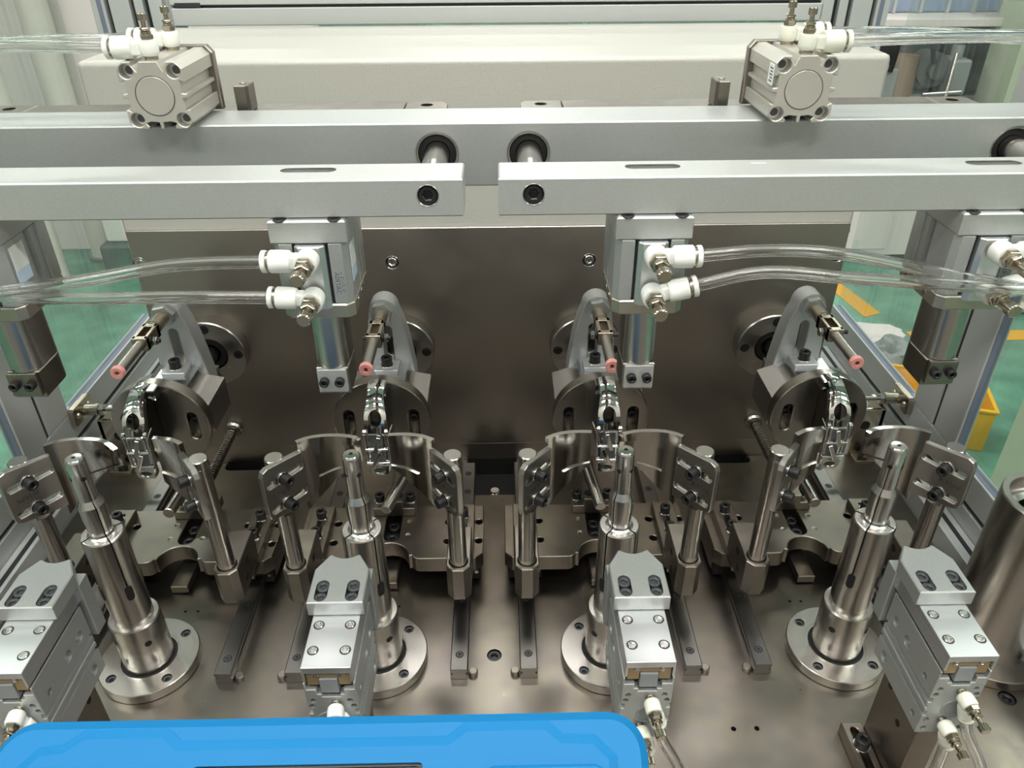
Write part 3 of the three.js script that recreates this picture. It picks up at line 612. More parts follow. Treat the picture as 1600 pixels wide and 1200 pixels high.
    const mapP = g => {                               // local (t, y, n) -> world
      const mtx = new THREE.Matrix4().makeBasis(new THREE.Vector3(T[0], 0, T[1]), new THREE.Vector3(0, 1, 0), new THREE.Vector3(NN[0], 0, NN[1]));
      mtx.setPosition(x + NN[0] * 4, 0, -42.5 + NN[1] * 4);
      g.applyMatrix4(mtx);
      if (dir < 0) { // mirrored basis: flip winding
        const p = g.attributes.position.array, q = g.attributes.normal.array;
        for (let u = 0; u < p.length; u += 9) for (let w = 0; w < 3; w++) { let z = p[u + 3 + w]; p[u + 3 + w] = p[u + 6 + w]; p[u + 6 + w] = z; z = q[u + 3 + w]; q[u + 3 + w] = q[u + 6 + w]; q[u + 6 + w] = z; }
      }
      return g;
    };
    const PO = [[-16.5, 124], [-15.9, 121], [-13.5, 119.2], [7.5, 113.2], [15.4, 111], [15.4, 154.6], [-10.5, 158.4], [-14, 157.6], [-16, 155.4], [-16.5, 152.5]];
    PO.length = 0; PO.push([-16.5, 123], [-15.6, 119.8], [-12.6, 118], [13, 113.6], [15.6, 113.6], [15.6, 154.4], [-11.5, 157.6], [-15, 156.2], [-16.5, 152.8]);
    part(j, 'mounting_plate', mapP(ext(PO, [slotPts(-11.8, 144.3, 12.6, 144.3, 2.3, 8), slotPts(-11.8, 124.2, 12.6, 124.2, 2.3, 8)], 4, 0.4, 0.3)), M.jaw);
    for (const y of [144.4, 124.3]) {
      const c = [x + NN[0] * 8 + T[0] * -1.6, y, -42.5 + NN[1] * 8 + T[1] * -1.6];
      part(j, 'washer', washer(4.5, 2, 0.8, c, [NN[0], 0, NN[1]]), M.bright);
      part(j, 'cap_screw', capScrew(3.7, 6, [c[0] + NN[0] * 0.8, y, c[2] + NN[1] * 0.8], [NN[0], 0, NN[1]]), M.black);
    }
    // stamped code between the screws; left plates are the right plate turned over
    const code = mapP(toCreasedNormals(text('R-16PK', 3.2).rotateZ(k ? 0 : Math.PI).scale(k ? -1 : 1, 1, 1).translate(k ? -6.5 : -5, 134.2, 3.98), 0.3));
    part(j, 'stamped_code', code, M.etch);
    // arc
    const cx = X(-dir * 22), cz = -19, R = 38, TH = 3.2, a1 = -33, a2 = [[38, -2], [28, 11], [11, 28], [-2, 28]][i][k], pk = -17;
    const lerp = (tb, v) => { for (let q = 1; q < tb.length; q++) if (v <= tb[q][0]) { const f = (v - tb[q - 1][0]) / (tb[q][0] - tb[q - 1][0]); return tb[q - 1][1] + f * (tb[q][1] - tb[q - 1][1]); } return tb[tb.length - 1][1]; };
    const bot = v => lerp([[-33, 105], [-20, 113], [-8, 121], [0, 128], [11, 135], [28, 141], [38, 145]], v);
    const topY = v => lerp([[-33, 161], [-22, 161.6], [0, 161.3], [20, 161.6], [25, 161.4], [28, 160.6], [38, 158.5]], v);
    const pb = v => Math.max(bot(v) + 2.2, lerp([[-17, 130], [11, 137.5], [28, 143.5], [38, 147]], v)), pt = v => lerp([[-17, 147.6], [11, 154.2], [28, 156.6], [38, 157]], v);
    const cols = []; for (let q = 0; q <= 5; q++) cols.push(a1 + (pk - 0.3 - a1) * q / 5); for (let q = 0; q <= 14; q++) cols.push(pk + (a2 - pk) * q / 14);
    const rows = [v => bot(v), v => pb(v) - 0.3, pb, pt, v => pt(v) + 0.3, topY];
    const P = (v, y, rr) => { const a = v * Math.PI / 180; return [cx + dir * rr * Math.sin(a), y, cz - rr * Math.cos(a)]; };
    const pos = [];
    const quad = (A, B, C, D) => { const f = dir > 0 ? [A, B, C, A, C, D] : [A, C, B, A, D, C]; f.forEach(p => pos.push(...p)); };
    const inner = (v, r) => P(v, rows[r](v), R + (v >= pk && (r === 2 || r === 3) ? 1.5 : 0));
    for (let c = 0; c + 1 < cols.length; c++) {
      const u = cols[c], v = cols[c + 1];
      for (let r = 0; r + 1 < rows.length; r++) quad(inner(u, r), inner(v, r), inner(v, r + 1), inner(u, r + 1));
      quad(P(v, bot(v), R + TH), P(u, bot(u), R + TH), P(u, topY(u), R + TH), P(v, topY(v), R + TH));
      quad(P(u, topY(u), R), P(v, topY(v), R), P(v, topY(v), R + TH), P(u, topY(u), R + TH));
      quad(P(u, bot(u), R + TH), P(v, bot(v), R + TH), P(v, bot(v), R), P(u, bot(u), R));
    }
    for (let r = 0; r + 1 < rows.length; r++) { quad(inner(a2, r), P(a2, rows[r](a2), R + TH), P(a2, rows[r + 1](a2), R + TH), inner(a2, r + 1)); }
    quad(P(a1, bot(a1), R + TH), P(a1, bot(a1), R), P(a1, topY(a1), R), P(a1, topY(a1), R + TH));
    let g = new THREE.BufferGeometry(); g.setAttribute('position', new THREE.Float32BufferAttribute(pos, 3)); g = toCreasedNormals(g, 0.45);
    part(j, 'arc_shell', g, M.polished, 'mirror-polished arc with a shallow pocket');
  });

  // collet post
  {
    const t = thing('collet_post', `stepped collet post with split tip on a bolted flange, ${NTH[i]} of four`, 'post', [s, 0, PZ]);
    const o = [s, 0, PZ];
    part(t, 'flange', extY(circ(s, PZ, 33.2, 84), [circ(s, PZ, 20.5, 56), ...[[1, -1], [-1, 1], [1, 1], [-1, -1]].map(([a, b]) => circ(s + a * 18.83, PZ + b * 18.83, 3.9, 22))], 0.1, 8, 0.5, 0.4), M.steel);
    part(t, 'seal_plate', lathe([[18.6, 5], [20.3, 5], [20.3, 7.7], [18.6, 7.7]], o, [0, 1, 0], 56), M.bright);
    part(t, 'seal', lathe([[15, 5], [18.5, 5], [18.5, 6.6], [16.4, 7]], o, [0, 1, 0], 56), M.rubber);
    for (const [a, b] of [[1, -1], [-1, 1], [1, 1], [-1, -1]]) part(t, 'cap_screw', capScrew(3.4, 4.6, [s + a * 18.83, 2.4, PZ + b * 18.83]), M.gunmetal);
    part(t, 'sleeve', lathe([[0, 2], [16.3, 2], [16.3, 48.6], [15.5, 49.6], [12.7, 49.8]], o, [0, 1, 0], 64), M.steel);
    for (let q = 0; q < 4; q++) { const a = q * Math.PI / 2 + 0.72; part(t, 'radial_hole', disc(2.3, [s + 16.15 * Math.sin(a), 35, PZ + 16.15 * Math.cos(a)], [Math.sin(a), 0, Math.cos(a)], 18, 0.5), M.blackMatt); }
    part(t, 'core', lathe([[0, 40], [11.4, 40], [11.4, 121], [6.2, 123.5], [6.2, 146.4], [4.3, 151], [4.2, 168.9], [0, 168.9]], o, [0, 1, 0], 40), M.blackMatt);
    const gap = 0.04;
    for (let q = 0; q < 4; q++) {
      const a = Math.PI / 4 + q * Math.PI / 2;
      part(t, 'collet_segment', [
        lathe([[11.5, 73], [12.6, 73], [12.6, 122.2], [12, 123], [11.6, 123.1]], o, [0, 1, 0], 14, a + gap, Math.PI / 2 - 2 * gap)], M.steel);
      part(t, 'collet_jaw', [latheC(0.3, [[11.6, 123.1], [8.6, 123.2], [7.6, 124], [7.1, 125.5], [7.1, 132], [7.6, 138], [7.6, 146.8], [5.5, 151.2], [5.4, 169]], o, [0, 1, 0], 14, a + gap * 1.25, Math.PI / 2 - 2.5 * gap)], M.collet);
      { const u = new THREE.Matrix4().makeBasis(new THREE.Vector3(Math.cos(a), 0, -Math.sin(a)), new THREE.Vector3(0, 1, 0), new THREE.Vector3(Math.sin(a), 0, Math.cos(a))).setPosition(s + 12.2 * Math.sin(a), 79, PZ + 12.2 * Math.cos(a)); part(t, 'oblong_hole', ext(slotPts(0, -3.6, 0, 3.6, 2.4, 6), [], 0.7, 0).applyMatrix4(u), M.blackMatt); }
      part(t, 'relief_hole', disc(1.5, [s + 5.25 * Math.sin(a), 168, PZ + 5.25 * Math.cos(a)], [Math.sin(a), 0, Math.cos(a)], 16, 0.5), M.blackMatt);
    }
    part(t, 'shank', lathe([[12.6, 46], [12.6, 73]], o, [0, 1, 0], 56), M.steel);
    part(t, 'tip', lathe([[5.5, 169], [5.5, 178.6], [5.2, 180], [4.4, 180.8], [1.2, 181], [1, 179.5], [0, 179.5]], o, [0, 1, 0], 44), M.bright);
    part(t, 'tip_mark', disc(0.9, [s, 180.9, PZ], [0, 1, 0], 12, 0.2), M.blackMatt);
  }

  // clamp slide unit pointing at the post
  {
    const t = thing('slide_cylinder', [`silver slide cylinder with notched clamp nose at the left frame edge`, 'silver slide cylinder with notched clamp nose partly behind the blue panel', 'silver slide cylinder with notched clamp nose right of the blue panel', 'silver slide cylinder with notched clamp nose beside the big steel cylinder'][i], 'cylinder', [s, 73, 60]);
    const nose = [[X(-14.7), 67], [X(-14.7), 43.2], [X(-8.2), 32.2], [X(-7.2), 32.2]];
    for (let q = 0; q <= 8; q++) { const a = q / 8 * 2 - 1; nose.push([X(7.0 * a), 32.5 + 2.4 * (1 - a * a)]); }
    nose.push([X(7.2), 32.2], [X(8.2), 32.2], [X(14.7), 43.2], [X(14.7), 67]);
    const nc = part(t, 'clamp_nose', [extY(nose, [slotPts(X(-8.1), 54.8, X(-8.1), 62.8, 4, 8), slotPts(X(8.1), 54.8, X(8.1), 62.8, 4, 8)], 135.2, 145, 0.6, 0.3), box(X(-14.7), X(14.7), 96, 135.4, 33.6, 43.4, 0.6)], M.alu);
    for (const q of [-12.5, 3.7]) part(nc, 'slot_floor', box(X(q), X(q + 8.8), 136, 141.5, 50.4, 66.4, 0), M.blackMatt);
    for (const dx of [-8.1, 8.1]) for (const z of [54.8, 62.8]) part(nc, 'cap_screw', capScrew(3.6, 2.6, [X(dx), 141.6, z]), M.gunmetal);
    const tb = part(t, 'slide_table', [box(X(-12.5), X(12.5), 130.6, 135, 40, 99.6, 0.5), box(X(-12.5), X(-11.2), 124, 131, 40, 99.4, 0.2), box(X(11.2), X(12.5), 124, 131, 40, 99.4, 0.2)], M.aluSilver);
    for (const dx of [-8.1, 8.1]) for (const z of [73, 89]) { part(tb, 'screw_recess', disc(2.9, [X(dx), 134.95, z], [0, 1, 0], 20, 0.2), M.slot); part(tb, 'cap_screw', capScrew(2.3, 0.7, [X(dx), 134.8, z]), M.bright); }
    part(t, 'end_plate', extZ([[X(-10.9), 120.4], [X(-4.8), 120.4], [X(-4.8), 126], [X(4.8), 126], [X(4.8), 120.4], [X(10.9), 120.4], [X(10.9), 130.4], [X(-10.9), 130.4]], [], 90, 98.2, 0.3, 0.2), M.brass, 'brass-coloured end plate under the table');
    for (const dx of [-6.4, 6.4]) part(t, 'end_plate_screw', capScrew(1.5, 0.6, [X(dx), 128.2, 98.2], [0, 0, 1]), M.bright);
    part(t, 'guide_block', box(X(-4.6), X(4.6), 115, 125.6, 44, 99, 0.4), M.greyMid);
    const pr = [[-13, 73], [13, 73], [13, 122.5], [12, 122.5], [12, 117.6], [7, 117.6], [7, 114], [4.7, 114], [4.7, 112], [-4.7, 112], [-4.7, 114], [-7, 114], [-7, 117.6], [-12, 117.6], [-12, 122.5], [-13, 122.5], [-13, 101.8], [-11, 101.8], [-11, 98.4], [-13, 98.4], [-13, 95.2], [-12.4, 94.8], [-12.4, 94], [-13, 93.6], [-13, 91], [-11, 91], [-11, 87.6], [-13, 87.6]];
    const prR = [[-13, 73], [13, 73], [13, 87.6], [11, 87.6], [11, 91], [13, 91], [13, 93.6], [12.4, 94], [12.4, 94.8], [13, 95.2], [13, 98.4], [11, 98.4], [11, 101.8], [13, 101.8], ...pr.slice(2)];
    const bodyHoles = [[109, 56, 3.6, 4], [109, 69, 3.6, 4], [108, 90, 1.9, 4], [80.5, 56, 3.6, 4], [80, 92, 1.9, 4]];
    let bg = extZ(prR.map(p => [X(p[0]), p[1]]), [], 46, 99, 0.3, 0.2); boxUV(bg);
    for (const sx of [-1, 1]) for (const [y, z, r, d] of bodyHoles) { const c = cyl(r, r, [X(sx * (13 - d)), y, z], [X(sx * 15), y, z], 26); bg = csg(bg, c); }
    for (const [dx, y] of [[-9.5, 109], [9, 109], [-10.6, 104.6], [10.6, 104.6], [-9.8, 84], [9.8, 84.5], [-9.5, 77], [9.5, 77]]) bg = csg(bg, cyl(1.6, 1.6, [X(dx), y, 95], [X(dx), y, 101], 18));
    part(t, 'body', bg, M.alu);
    part(t, 'port_cover', [aim(ext(circ(0, 0, 7.2, 32), [circ(0, 0, 5.4, 32)], 0.5, 0.1).rotateX(-Math.PI / 2), [0, 0, 1], [X(-2.4 * m), 93, 98.9]), disc(5.2, [X(-2.4 * m), 93, 98.9], [0, 0, 1], 28, 0.4)], M.greyMid);
    // two stacked flow valves on the front
    for (const [dx, y] of [[1.8, 107], [-1.6, 84]]) {
      const e = flowValve(t, [X(dx), y, 99], [0.1, -0.1, 0.99], [0.3, -0.95, 0.0], { k: 0.78, cream: i > 1 });
      const hx = y > 100 ? 1 : -0.35;
      if (i > 1) airTube([e, [e[0] + 3 * hx, e[1] - 12, e[2] + 2], [e[0] + 14 * hx, e[1] - 34, e[2] + 8], [e[0] + 26 * hx, 26, e[2] + 20], [e[0] + 36 * hx, 9, e[2] + 40], [e[0] + 44 * hx, 3.4, e[2] + 66]], `clear hose curving down from the ${y > 100 ? 'upper' : 'lower'} front valve of the ${STN[i]} slide cylinder`);
    }
  }
  // upright under the slide unit
  {
    const t = thing('slide_stand', `upright brownish steel plate stand with slotted foot under the ${STN[i]} slide cylinder`, 'stand', [s, 0, 50]);
    part(t, 'upright', extX([[53, 0.1], [94, 0.1], [94, 72.8], [53, 72.8]], [], X(-7), X(7), 0.5, 0.2), M.brown);
    const x0 = X(-m * -8), fx = X(m * 20);
    const A = Math.min(X(m * 8), fx), Bq = Math.max(X(m * 7.2), fx);
    part(t, 'foot', extY([[A, 50], [Bq, 50], [Bq, 118], [A, 118]].reverse(), [slotPts((A + Bq) / 2, 56, (A + Bq) / 2, 104, 2.6, 8)], 0.1, 10, 0.5, 0.2), M.brown);
    part(t, 'washer', washer(5.2, 2.4, 0.9, [(A + Bq) / 2, 10, 66]), M.bright);
    part(t, 'cap_screw', capScrew(4.4, 6.6, [(A + Bq) / 2, 10.9, 66]), M.black);
    part(t, 'side_screw', disc(2.2, [X(m * 7), 62, 62], [m, 0, 0], 16, 0.4), M.blackMatt);
    part(t, 'side_screw', disc(2.2, [X(m * 7), 50, 78], [m, 0, 0], 16, 0.4), M.blackMatt);
  }
});

// ------------------------------------------------------------------ turning heads on the back panel
ST.forEach((s, i) => {
  const m = i < 2 ? 1 : -1, X = v => s + m * v, AY = 128;
  {
    const t = thing('hub_flange', `round bolted bearing flange on the steel panel behind the ${STN[i]} lever`, 'flange', [s, AY, -233]);
    const o = [s, AY - 2, -239.5];
    part(t, 'ring', lathe([[15, 0], [30.6, 0], [30.6, 12], [29.8, 13], [15.5, 13], [15, 12.4]], o, [0, 0, 1], 64), M.steel);
    part(t, 'seal', lathe([[9, 4], [15, 4], [15, 11], [13.4, 12], [9, 11]], o, [0, 0, 1], 48), M.rubber);
    for (let q = 0; q < 4; q++) { const a = q * Math.PI / 2; part(t, 'cap_screw', [headRing(3.1, [s + 24 * Math.cos(a), AY - 2 + 24 * Math.sin(a), -226.4], [0, 0, 1])], M.black); part(t, 'screw_recess', disc(3.9, [s + 24 * Math.cos(a), AY - 2 + 24 * Math.sin(a), -226.5], [0, 0, 1], 20, 0.2), M.blackMatt); }
    for (const a of [0.6, 2.5, 3.9, 5.6]) part(t, 'small_screw', disc(1.6, [s + 19 * Math.cos(a), AY - 2 + 19 * Math.sin(a), -226.4], [0, 0, 1], 14, 0.4), M.bright);
    part(t, 'shaft', cyl(7, 7, [s, AY - 2, -236], [s, AY - 2, -186], 36), M.steel);
    part(t, 'shaft_block', [box(X(4), X(15), AY - 14, AY + 1, -205, -188, 0.6)], M.bright, 'small bright clamp block on the shaft');
  }
  {
    const t = thing('swing_lever', `tapered silver lever with long slot and forward tube, ${NTH[i]} of the four`, 'lever', [s, AY, -176]);
    const L = [[-15, 100], [-14.9, 142], [-14.2, 160], [-12.8, 176], [-10.8, 189]];
    for (let q = 0; q <= 10; q++) { const a = Math.PI - Math.PI * q / 10; L.push([10.4 * Math.cos(a) + 0.3, 193.5 + 10.4 * Math.sin(a)]); }
    L.push([13.5, 186], [16.6, 173], [19, 157], [20.8, 142], [21.2, 122], [20.4, 100]);
    const out = L.map(p => [X(p[0]), p[1]]);
    part(t, 'plate', extZ(m > 0 ? out.reverse() : out, [slotPts(X(2.2), 152.5, X(2.2), 178.5, 3.7, 8)], -184, -168, 0.6, 0.5), M.lever);
    // cross hub between lever and disc
    const c = [];
    for (let q = 0; q < 4; q++) { const a = q * Math.PI / 2, R = (u, v) => c.push([s + u * Math.cos(a) - v * Math.sin(a), AY - 6 + u * Math.sin(a) + v * Math.cos(a)]); R(32, -14); R(35, -10.5); R(35, 10.5); R(32, 14); for (let w = 0; w <= 4; w++) { const b = w / 4 * Math.PI / 2; R(23 - 7 * Math.sin(b) , 14 + 9 * (1 - Math.cos(b))); } }
    const hub = [];
    for (let q = 0; q < 4; q++) {
      const a = q * Math.PI / 2, R = (u, v) => hub.push([s + u * Math.cos(a) - v * Math.sin(a), AY + u * Math.sin(a) + v * Math.cos(a)]);
      const e = q === 1 ? 22 : 33; R(e, -12); R(e, 12); for (let w = 0; w <= 5; w++) { const b = w / 5 * Math.PI / 2; R(24 - 8 * Math.sin(b) - (w === 5 ? 0 : 0), 14 + 8 * (1 - Math.cos(b))); }
    }
    part(t, 'cross_hub', extZ(hub, [], -167.8, -127, 0.8, 0.5), M.hub);
    part(t, 'screw_tab', [extZ([[s - 7, 149], [s + 7, 149], [s + 9, 157], [s - 9, 157]].map(p => [p[0] + m * 1, p[1] - 4]), [], -167.8, -152, 0.5, 0.2)], M.lever);
    part(t, 'washer', washer(5.2, 2, 1, [X(1), 153, -160]), M.bright);
    part(t, 'cap_screw', capScrew(4.2, 6.5, [X(1), 154, -160]), M.black);
    part(t, 'grub_screw', disc(2.4, [X(2.2), 157, -182], [0, 0.5, 0.86], 16, 1), M.blackMatt);
    // forward tube with nut, clevis and pink tip
    const y = 195;
    part(t, 'lock_nut', [lathe([[0, 0], [9.6, 0], [9.6, 1.2], [0, 1.2]], [s, y, -168], [0, 0, 1], 32), hexNut(8.6, 5, [s, y, -166.8], [0, 0, 1], 0.2)], M.aluSilver);
    part(t, 'sleeve', [cyl(5.2, 5.2, [s, y, -162], [s, y, -146], 32), cyl(4.9, 4.9, [s, y, -146], [s, y, -143.6], 32)], M.brassNickel);
    part(t, 'clevis', [box(s - 5.2, s - 2.7, y - 5, y + 4.6, -144, -121, 0.5), box(s + 2.7, s + 5.2, y - 5, y + 4.6, -144, -121, 0.5), box(s - 5.2, s + 5.2, y - 5, y + 4.6, -144, -139, 0.5), box(s - 5.2, s + 5.2, y - 5, y + 4.6, -125, -120.4, 0.5), box(s - 5, s + 5, y - 5, y - 2, -140, -124, 0)], M.brassNickel);
    part(t, 'clevis_pin', [cyl(1.6, 1.6, [s - 8, y - 1, -128], [s + 11, y - 1, -128], 14), cyl(3, 3, [X(6), y - 1, -128], [X(5), y - 1, -128], 18)], M.black);
    part(t, 'clevis_nut', hexNut(3.3, 2.8, [X(6.4), y - 1, -128], [m, 0, 0]), M.bright);
    const tube = part(t, 'tube', [aim(ext(circ(0, 0, 3.75, 28), [circ(0, 0, 2.4, 20)], 34.6, 0.2).rotateX(-Math.PI / 2), [0, 0, 1], [s, y, -121])], M.steel);
    part(tube, 'tip', [aim(lathe([[1.4, 0], [4.3, 0], [4.5, 0.5], [4.5, 3], [4.1, 3.8], [1.9, 3.8], [1.4, 3.2], [1.4, 0]], [0, 0, 0], [0, 1, 0], 32), [0, 0, 1], [s, y, -86.4])], M.pink, 'pink rubber ring tip');
  }
  {
    const t = thing('turning_disc', `round polished steel turning disc with two slots, ${NTH[i]} of the four discs`, 'disc', [s, AY + 2, -122]);
    const cy = 130, hs = [-23.3, 23.3].map(dx => slotPts(s + dx, 121.5, s + dx, 137, 3.6, 8));
    part(t, 'plate', extZ(circ(s, cy, 35, 72), hs, -126.8, -117, 0.7, 0.3), M.disc);
    for (const dx of [-23.3, 23.3]) {
      part(t, 'slot_floor', box(s + dx - 4, s + dx + 4, 117, 141, -126.6, -124, 0), M.nickel);
      part(t, 'cap_screw', [capScrew(3.3, 3.4, [s + dx, 131, -123.9], [0, 0, 1]), disc(3.4, [s + dx, 136, -123.8], [0, 0, 1], 18, 0.6)], M.black);
    }
    part(t, 'top_lug', [extY([[s - 6.5, -117], [s - 6.5, -108], [s + 6.5, -108], [s + 6.5, -117]].reverse(), [], 157, 165.5, 0.8, 0.3)], M.chrome);
  }
  {
    // chrome clasp held on the disc: a curved band, window and open buckle
    const t = thing('chrome_clasp', `shiny chrome clasp with oval window and open buckle in front of the ${STN[i]} disc`, 'clasp', [s, 105, -88]);
    const k = i < 2 ? 1 : -1, c0 = [-4.2, 0.6, 1.6, 1.2][i];
    const W = y => y > 164 ? 5.4 : y > 153 ? 5.4 + (164 - y) / 11 * 2.2 : 7.6;
    // band: outline swept in (z, y)
    const path = []; { const cv = new THREE.CatmullRomCurve3([[-117, 166], [-109, 165.8], [-100.5, 162.5], [-94, 156.5], [-89.5, 149.5], [-87, 141.5]].map(p => new THREE.Vector3(0, p[1], p[0]))); for (let q = 0; q <= 22; q++) { const v = cv.getPoint(q / 22); path.push([v.z, v.y]); } }
    const pos = [];
    const tri = (a, b, c) => pos.push(...a, ...b, ...c), quad = (a, b, c, d) => { tri(a, b, c); tri(a, c, d); };
    const wx = path.map(p => W(p[1])), th = 2.4;
    const N2 = path.map((p, q) => { const a = path[Math.max(0, q - 1)], b = path[Math.min(path.length - 1, q + 1)]; const dz = b[0] - a[0], dy = b[1] - a[1], l = Math.hypot(dz, dy); return [-dy / l, dz / l]; });
    const V = (q, u, d) => [s + c0 + u * wx[q], path[q][1] - N2[q][1] * d, path[q][0] - N2[q][0] * d];
    // window centre at q around 11
    const us = []; for (let u = 0; u <= 16; u++) us.push(-1 + u / 8);
    const yc = 151.3, ry = 5.1, rx = 0.6;
    const inWin = (q, u) => ((path[q][1] - yc) / ry) ** 2 + (u / rx) ** 2 < 1;
    const FP = []; // finer path
    const fine = 66, at = f => { const q = Math.min(path.length - 2, Math.floor(f)), r = f - q; const L = (A, B) => A + (B - A) * r; return { z: L(path[q][0], path[q + 1][0]), y: L(path[q][1], path[q + 1][1]), nz: L(N2[q][0], N2[q + 1][0]), ny: L(N2[q][1], N2[q + 1][1]) }; };
    // band sheet with true window: split columns at the window edge on every row
    const row = f => { const p = at(f), w = W(p.y); const e = 1 - ((p.y - yc) / ry) ** 2; return { p, w, h: e > 0 ? rx * Math.sqrt(e) * 7.6 : 0 }; };
    const VV = (r, x, d) => { const crown = 0.9 * (1 - (x / r.w) ** 2); return [s + c0 + x, r.p.y - r.p.ny * (d - crown), r.p.z - r.p.nz * (d - crown)]; };
    for (let f = 0; f < fine; f++) {
      const A = row(f / fine * 22), B = row((f + 1) / fine * 22);
      for (const sg of [-1, 1]) for (let c = 0; c < 5; c++) {
        const xa = [A.h + (A.w - A.h) * c / 5, A.h + (A.w - A.h) * (c + 1) / 5].map(v => v * sg), xb = [B.h + (B.w - B.h) * c / 5, B.h + (B.w - B.h) * (c + 1) / 5].map(v => v * sg);
        const o = [VV(A, xa[0], 0), VV(B, xb[0], 0), VV(B, xb[1], 0), VV(A, xa[1], 0)], n = [VV(A, xa[0], th), VV(B, xb[0], th), VV(B, xb[1], th), VV(A, xa[1], th)];
        if (sg > 0) { quad(...o); quad(n[3], n[2], n[1], n[0]); } else { quad(o[3], o[2], o[1], o[0]); quad(...n); }
        if (c === 4) { const oo = [VV(A, xa[1], 0), VV(B, xb[1], 0)], ii = [VV(A, xa[1], 5), VV(B, xb[1], 5)]; sg > 0 ? quad(oo[0], oo[1], ii[1], ii[0]) : quad(ii[0], ii[1], oo[1], oo[0]); const jj = [VV(A, xa[1] * 0.86, 5), VV(B, xb[1] * 0.86, 5)]; sg > 0 ? quad(ii[0], ii[1], jj[1], jj[0]) : quad(jj[0], jj[1], ii[1], ii[0]); const ll = [VV(A, xa[1] * 0.86, th), VV(B, xb[1] * 0.86, th)]; sg > 0 ? quad(jj[0], jj[1], ll[1], ll[0]) : quad(ll[0], ll[1], jj[1], jj[0]); }
        if (c === 0 && (A.h || B.h)) { const oo = [VV(A, xa[0], 0), VV(B, xb[0], 0)], ii = [VV(A, xa[0], th), VV(B, xb[0], th)]; sg > 0 ? quad(ii[0], ii[1], oo[1], oo[0]) : quad(oo[0], oo[1], ii[1], ii[0]); }
      }
    }
    let g = new THREE.BufferGeometry(); g.setAttribute('position', new THREE.Float32BufferAttribute(pos, 3)); g = toCreasedNormals(g, 0.6);
    part(t, 'band', g, M.chrome);
    const cx = s + c0;
    // backing of the window and fixture fin to the disc
    part(t, 'fin', [extX([[-117, 161], [-108, 160], [-100, 154], [-96, 146], [-94, 138], [-94, 124], [-100, 112], [-117, 108]], [], cx - 4.4, cx + 4.4, 0.6, 0.4)], M.fin);
    // hinge ears at the lower end of the band
    for (const sg of [-1, 1]) part(t, 'hinge_ear', [cyl(2.1, 2.1, [cx + sg * 6.4, 142.5, -87], [cx + sg * 8.6, 142.5, -87], 18), box(cx + sg * 7, cx + sg * 8.4, 117, 143, -90, -85.5, 0.5)], M.chrome);
    // open buckle frames
    const frame = (y0, y1, w, z, th2) => extZ(rrect(cx - w, cx + w, y0, y1, 2), [rrect(cx - w + 1.8, cx + w - 1.8, y0 + 2, y1 - 1.8, 1.2)], z - th2, z, 0.4, 0.4);
    part(t, 'upper_frame', frame(127.5, 142, 6.4, -85, 2), M.chrome);
    part(t, 'lower_frame', frame(114, 130, 7.0, -86, 2.6), M.chrome);
    part(t, 'end_piece', [extZ([[cx - 7, 108], [cx - 5.4, 105.4], [cx + 5.4, 105.4], [cx + 7, 108], [cx + 7, 114.5], [cx - 7, 114.5]], [Array.from({ length: 16 }, (_, q) => [cx + 3.6 * Math.cos(q / 16 * 6.283), 109.6 + 1.9 * Math.sin(q / 16 * 6.283)])], -92, -86, 0.7, 0.4)], M.chrome);
    part(t, 'inner_plate', box(cx - 5.4, cx + 5.4, 108, 141, -92.5, -90.4, 0.4), M.greyMid);
    for (const [dx, y, rz, len] of [[0.4, 133.5, -0.25 * k, 14], [-1, 121, -0.42 * k, 15]]) {
      const bar = new RoundedBoxGeometry(3, len, 1.4, 1, 0.4); bar.rotateZ(rz); bar.translate(cx + dx, y, -83.6);
      part(t, 'latch_tongue', bar, M.chrome, 'small slanted chrome latch tongue');
    }
    part(t, 'cross_bar', cyl(1, 1, [cx - 7.6, 129.4, -84.6], [cx + 7.6, 129.4, -84.6], 12), M.chrome);
    part(t, 'cross_bar', cyl(1, 1, [cx - 7.8, 117.4, -85], [cx + 7.8, 117.4, -85], 12), M.chrome);
    part(t, 'spring_wire', new THREE.TubeGeometry(new THREE.CatmullRomCurve3([[cx + k * 7, 134, -86], [cx + k * 9, 141, -86], [cx + k * 11.5, 147, -90]].map(p => new THREE.Vector3(...p))), 12, 0.5, 6), M.bright);
  }
});

// ------------------------------------------------------------------ big steel cylinder at the right
{
  const cx = 350, cz = -18;
  const t = thing('tall_cylinder', 'tall thick hollow steel cylinder on a bolted flange at the right frame edge', 'cylinder', [cx, 0, cz]);
  part(t, 'tube_body', lathe([[22, 100], [22, 132.6], [22.6, 133.5], [26.3, 133.5], [27, 132.5], [27, 8], [22, 8]], [cx, 0, cz], [0, 1, 0], 80), M.steel);
  part(t, 'bore_ring', [lathe([[15, 118], [21.9, 118], [21.9, 122], [19, 123], [15, 121]], [cx, 0, cz], [0, 1, 0], 48)], M.bright);
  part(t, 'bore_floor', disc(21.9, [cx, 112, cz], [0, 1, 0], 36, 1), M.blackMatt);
  part(t, 'flange', lathe([[20, 0.1], [40.6, 0.1], [41, 0.5], [41, 7.4], [40.4, 8], [20, 8]], [cx, 0, cz], [0, 1, 0], 72), M.nickel);
  for (const q of [1.1, 2.15, 3.2, 4.24, 5.3, 0.06]) part(t, 'cap_screw', capScrew(4.2, 6.2, [cx + 34 * Math.cos(q), 8, cz + 34 * Math.sin(q)]), M.black);
}

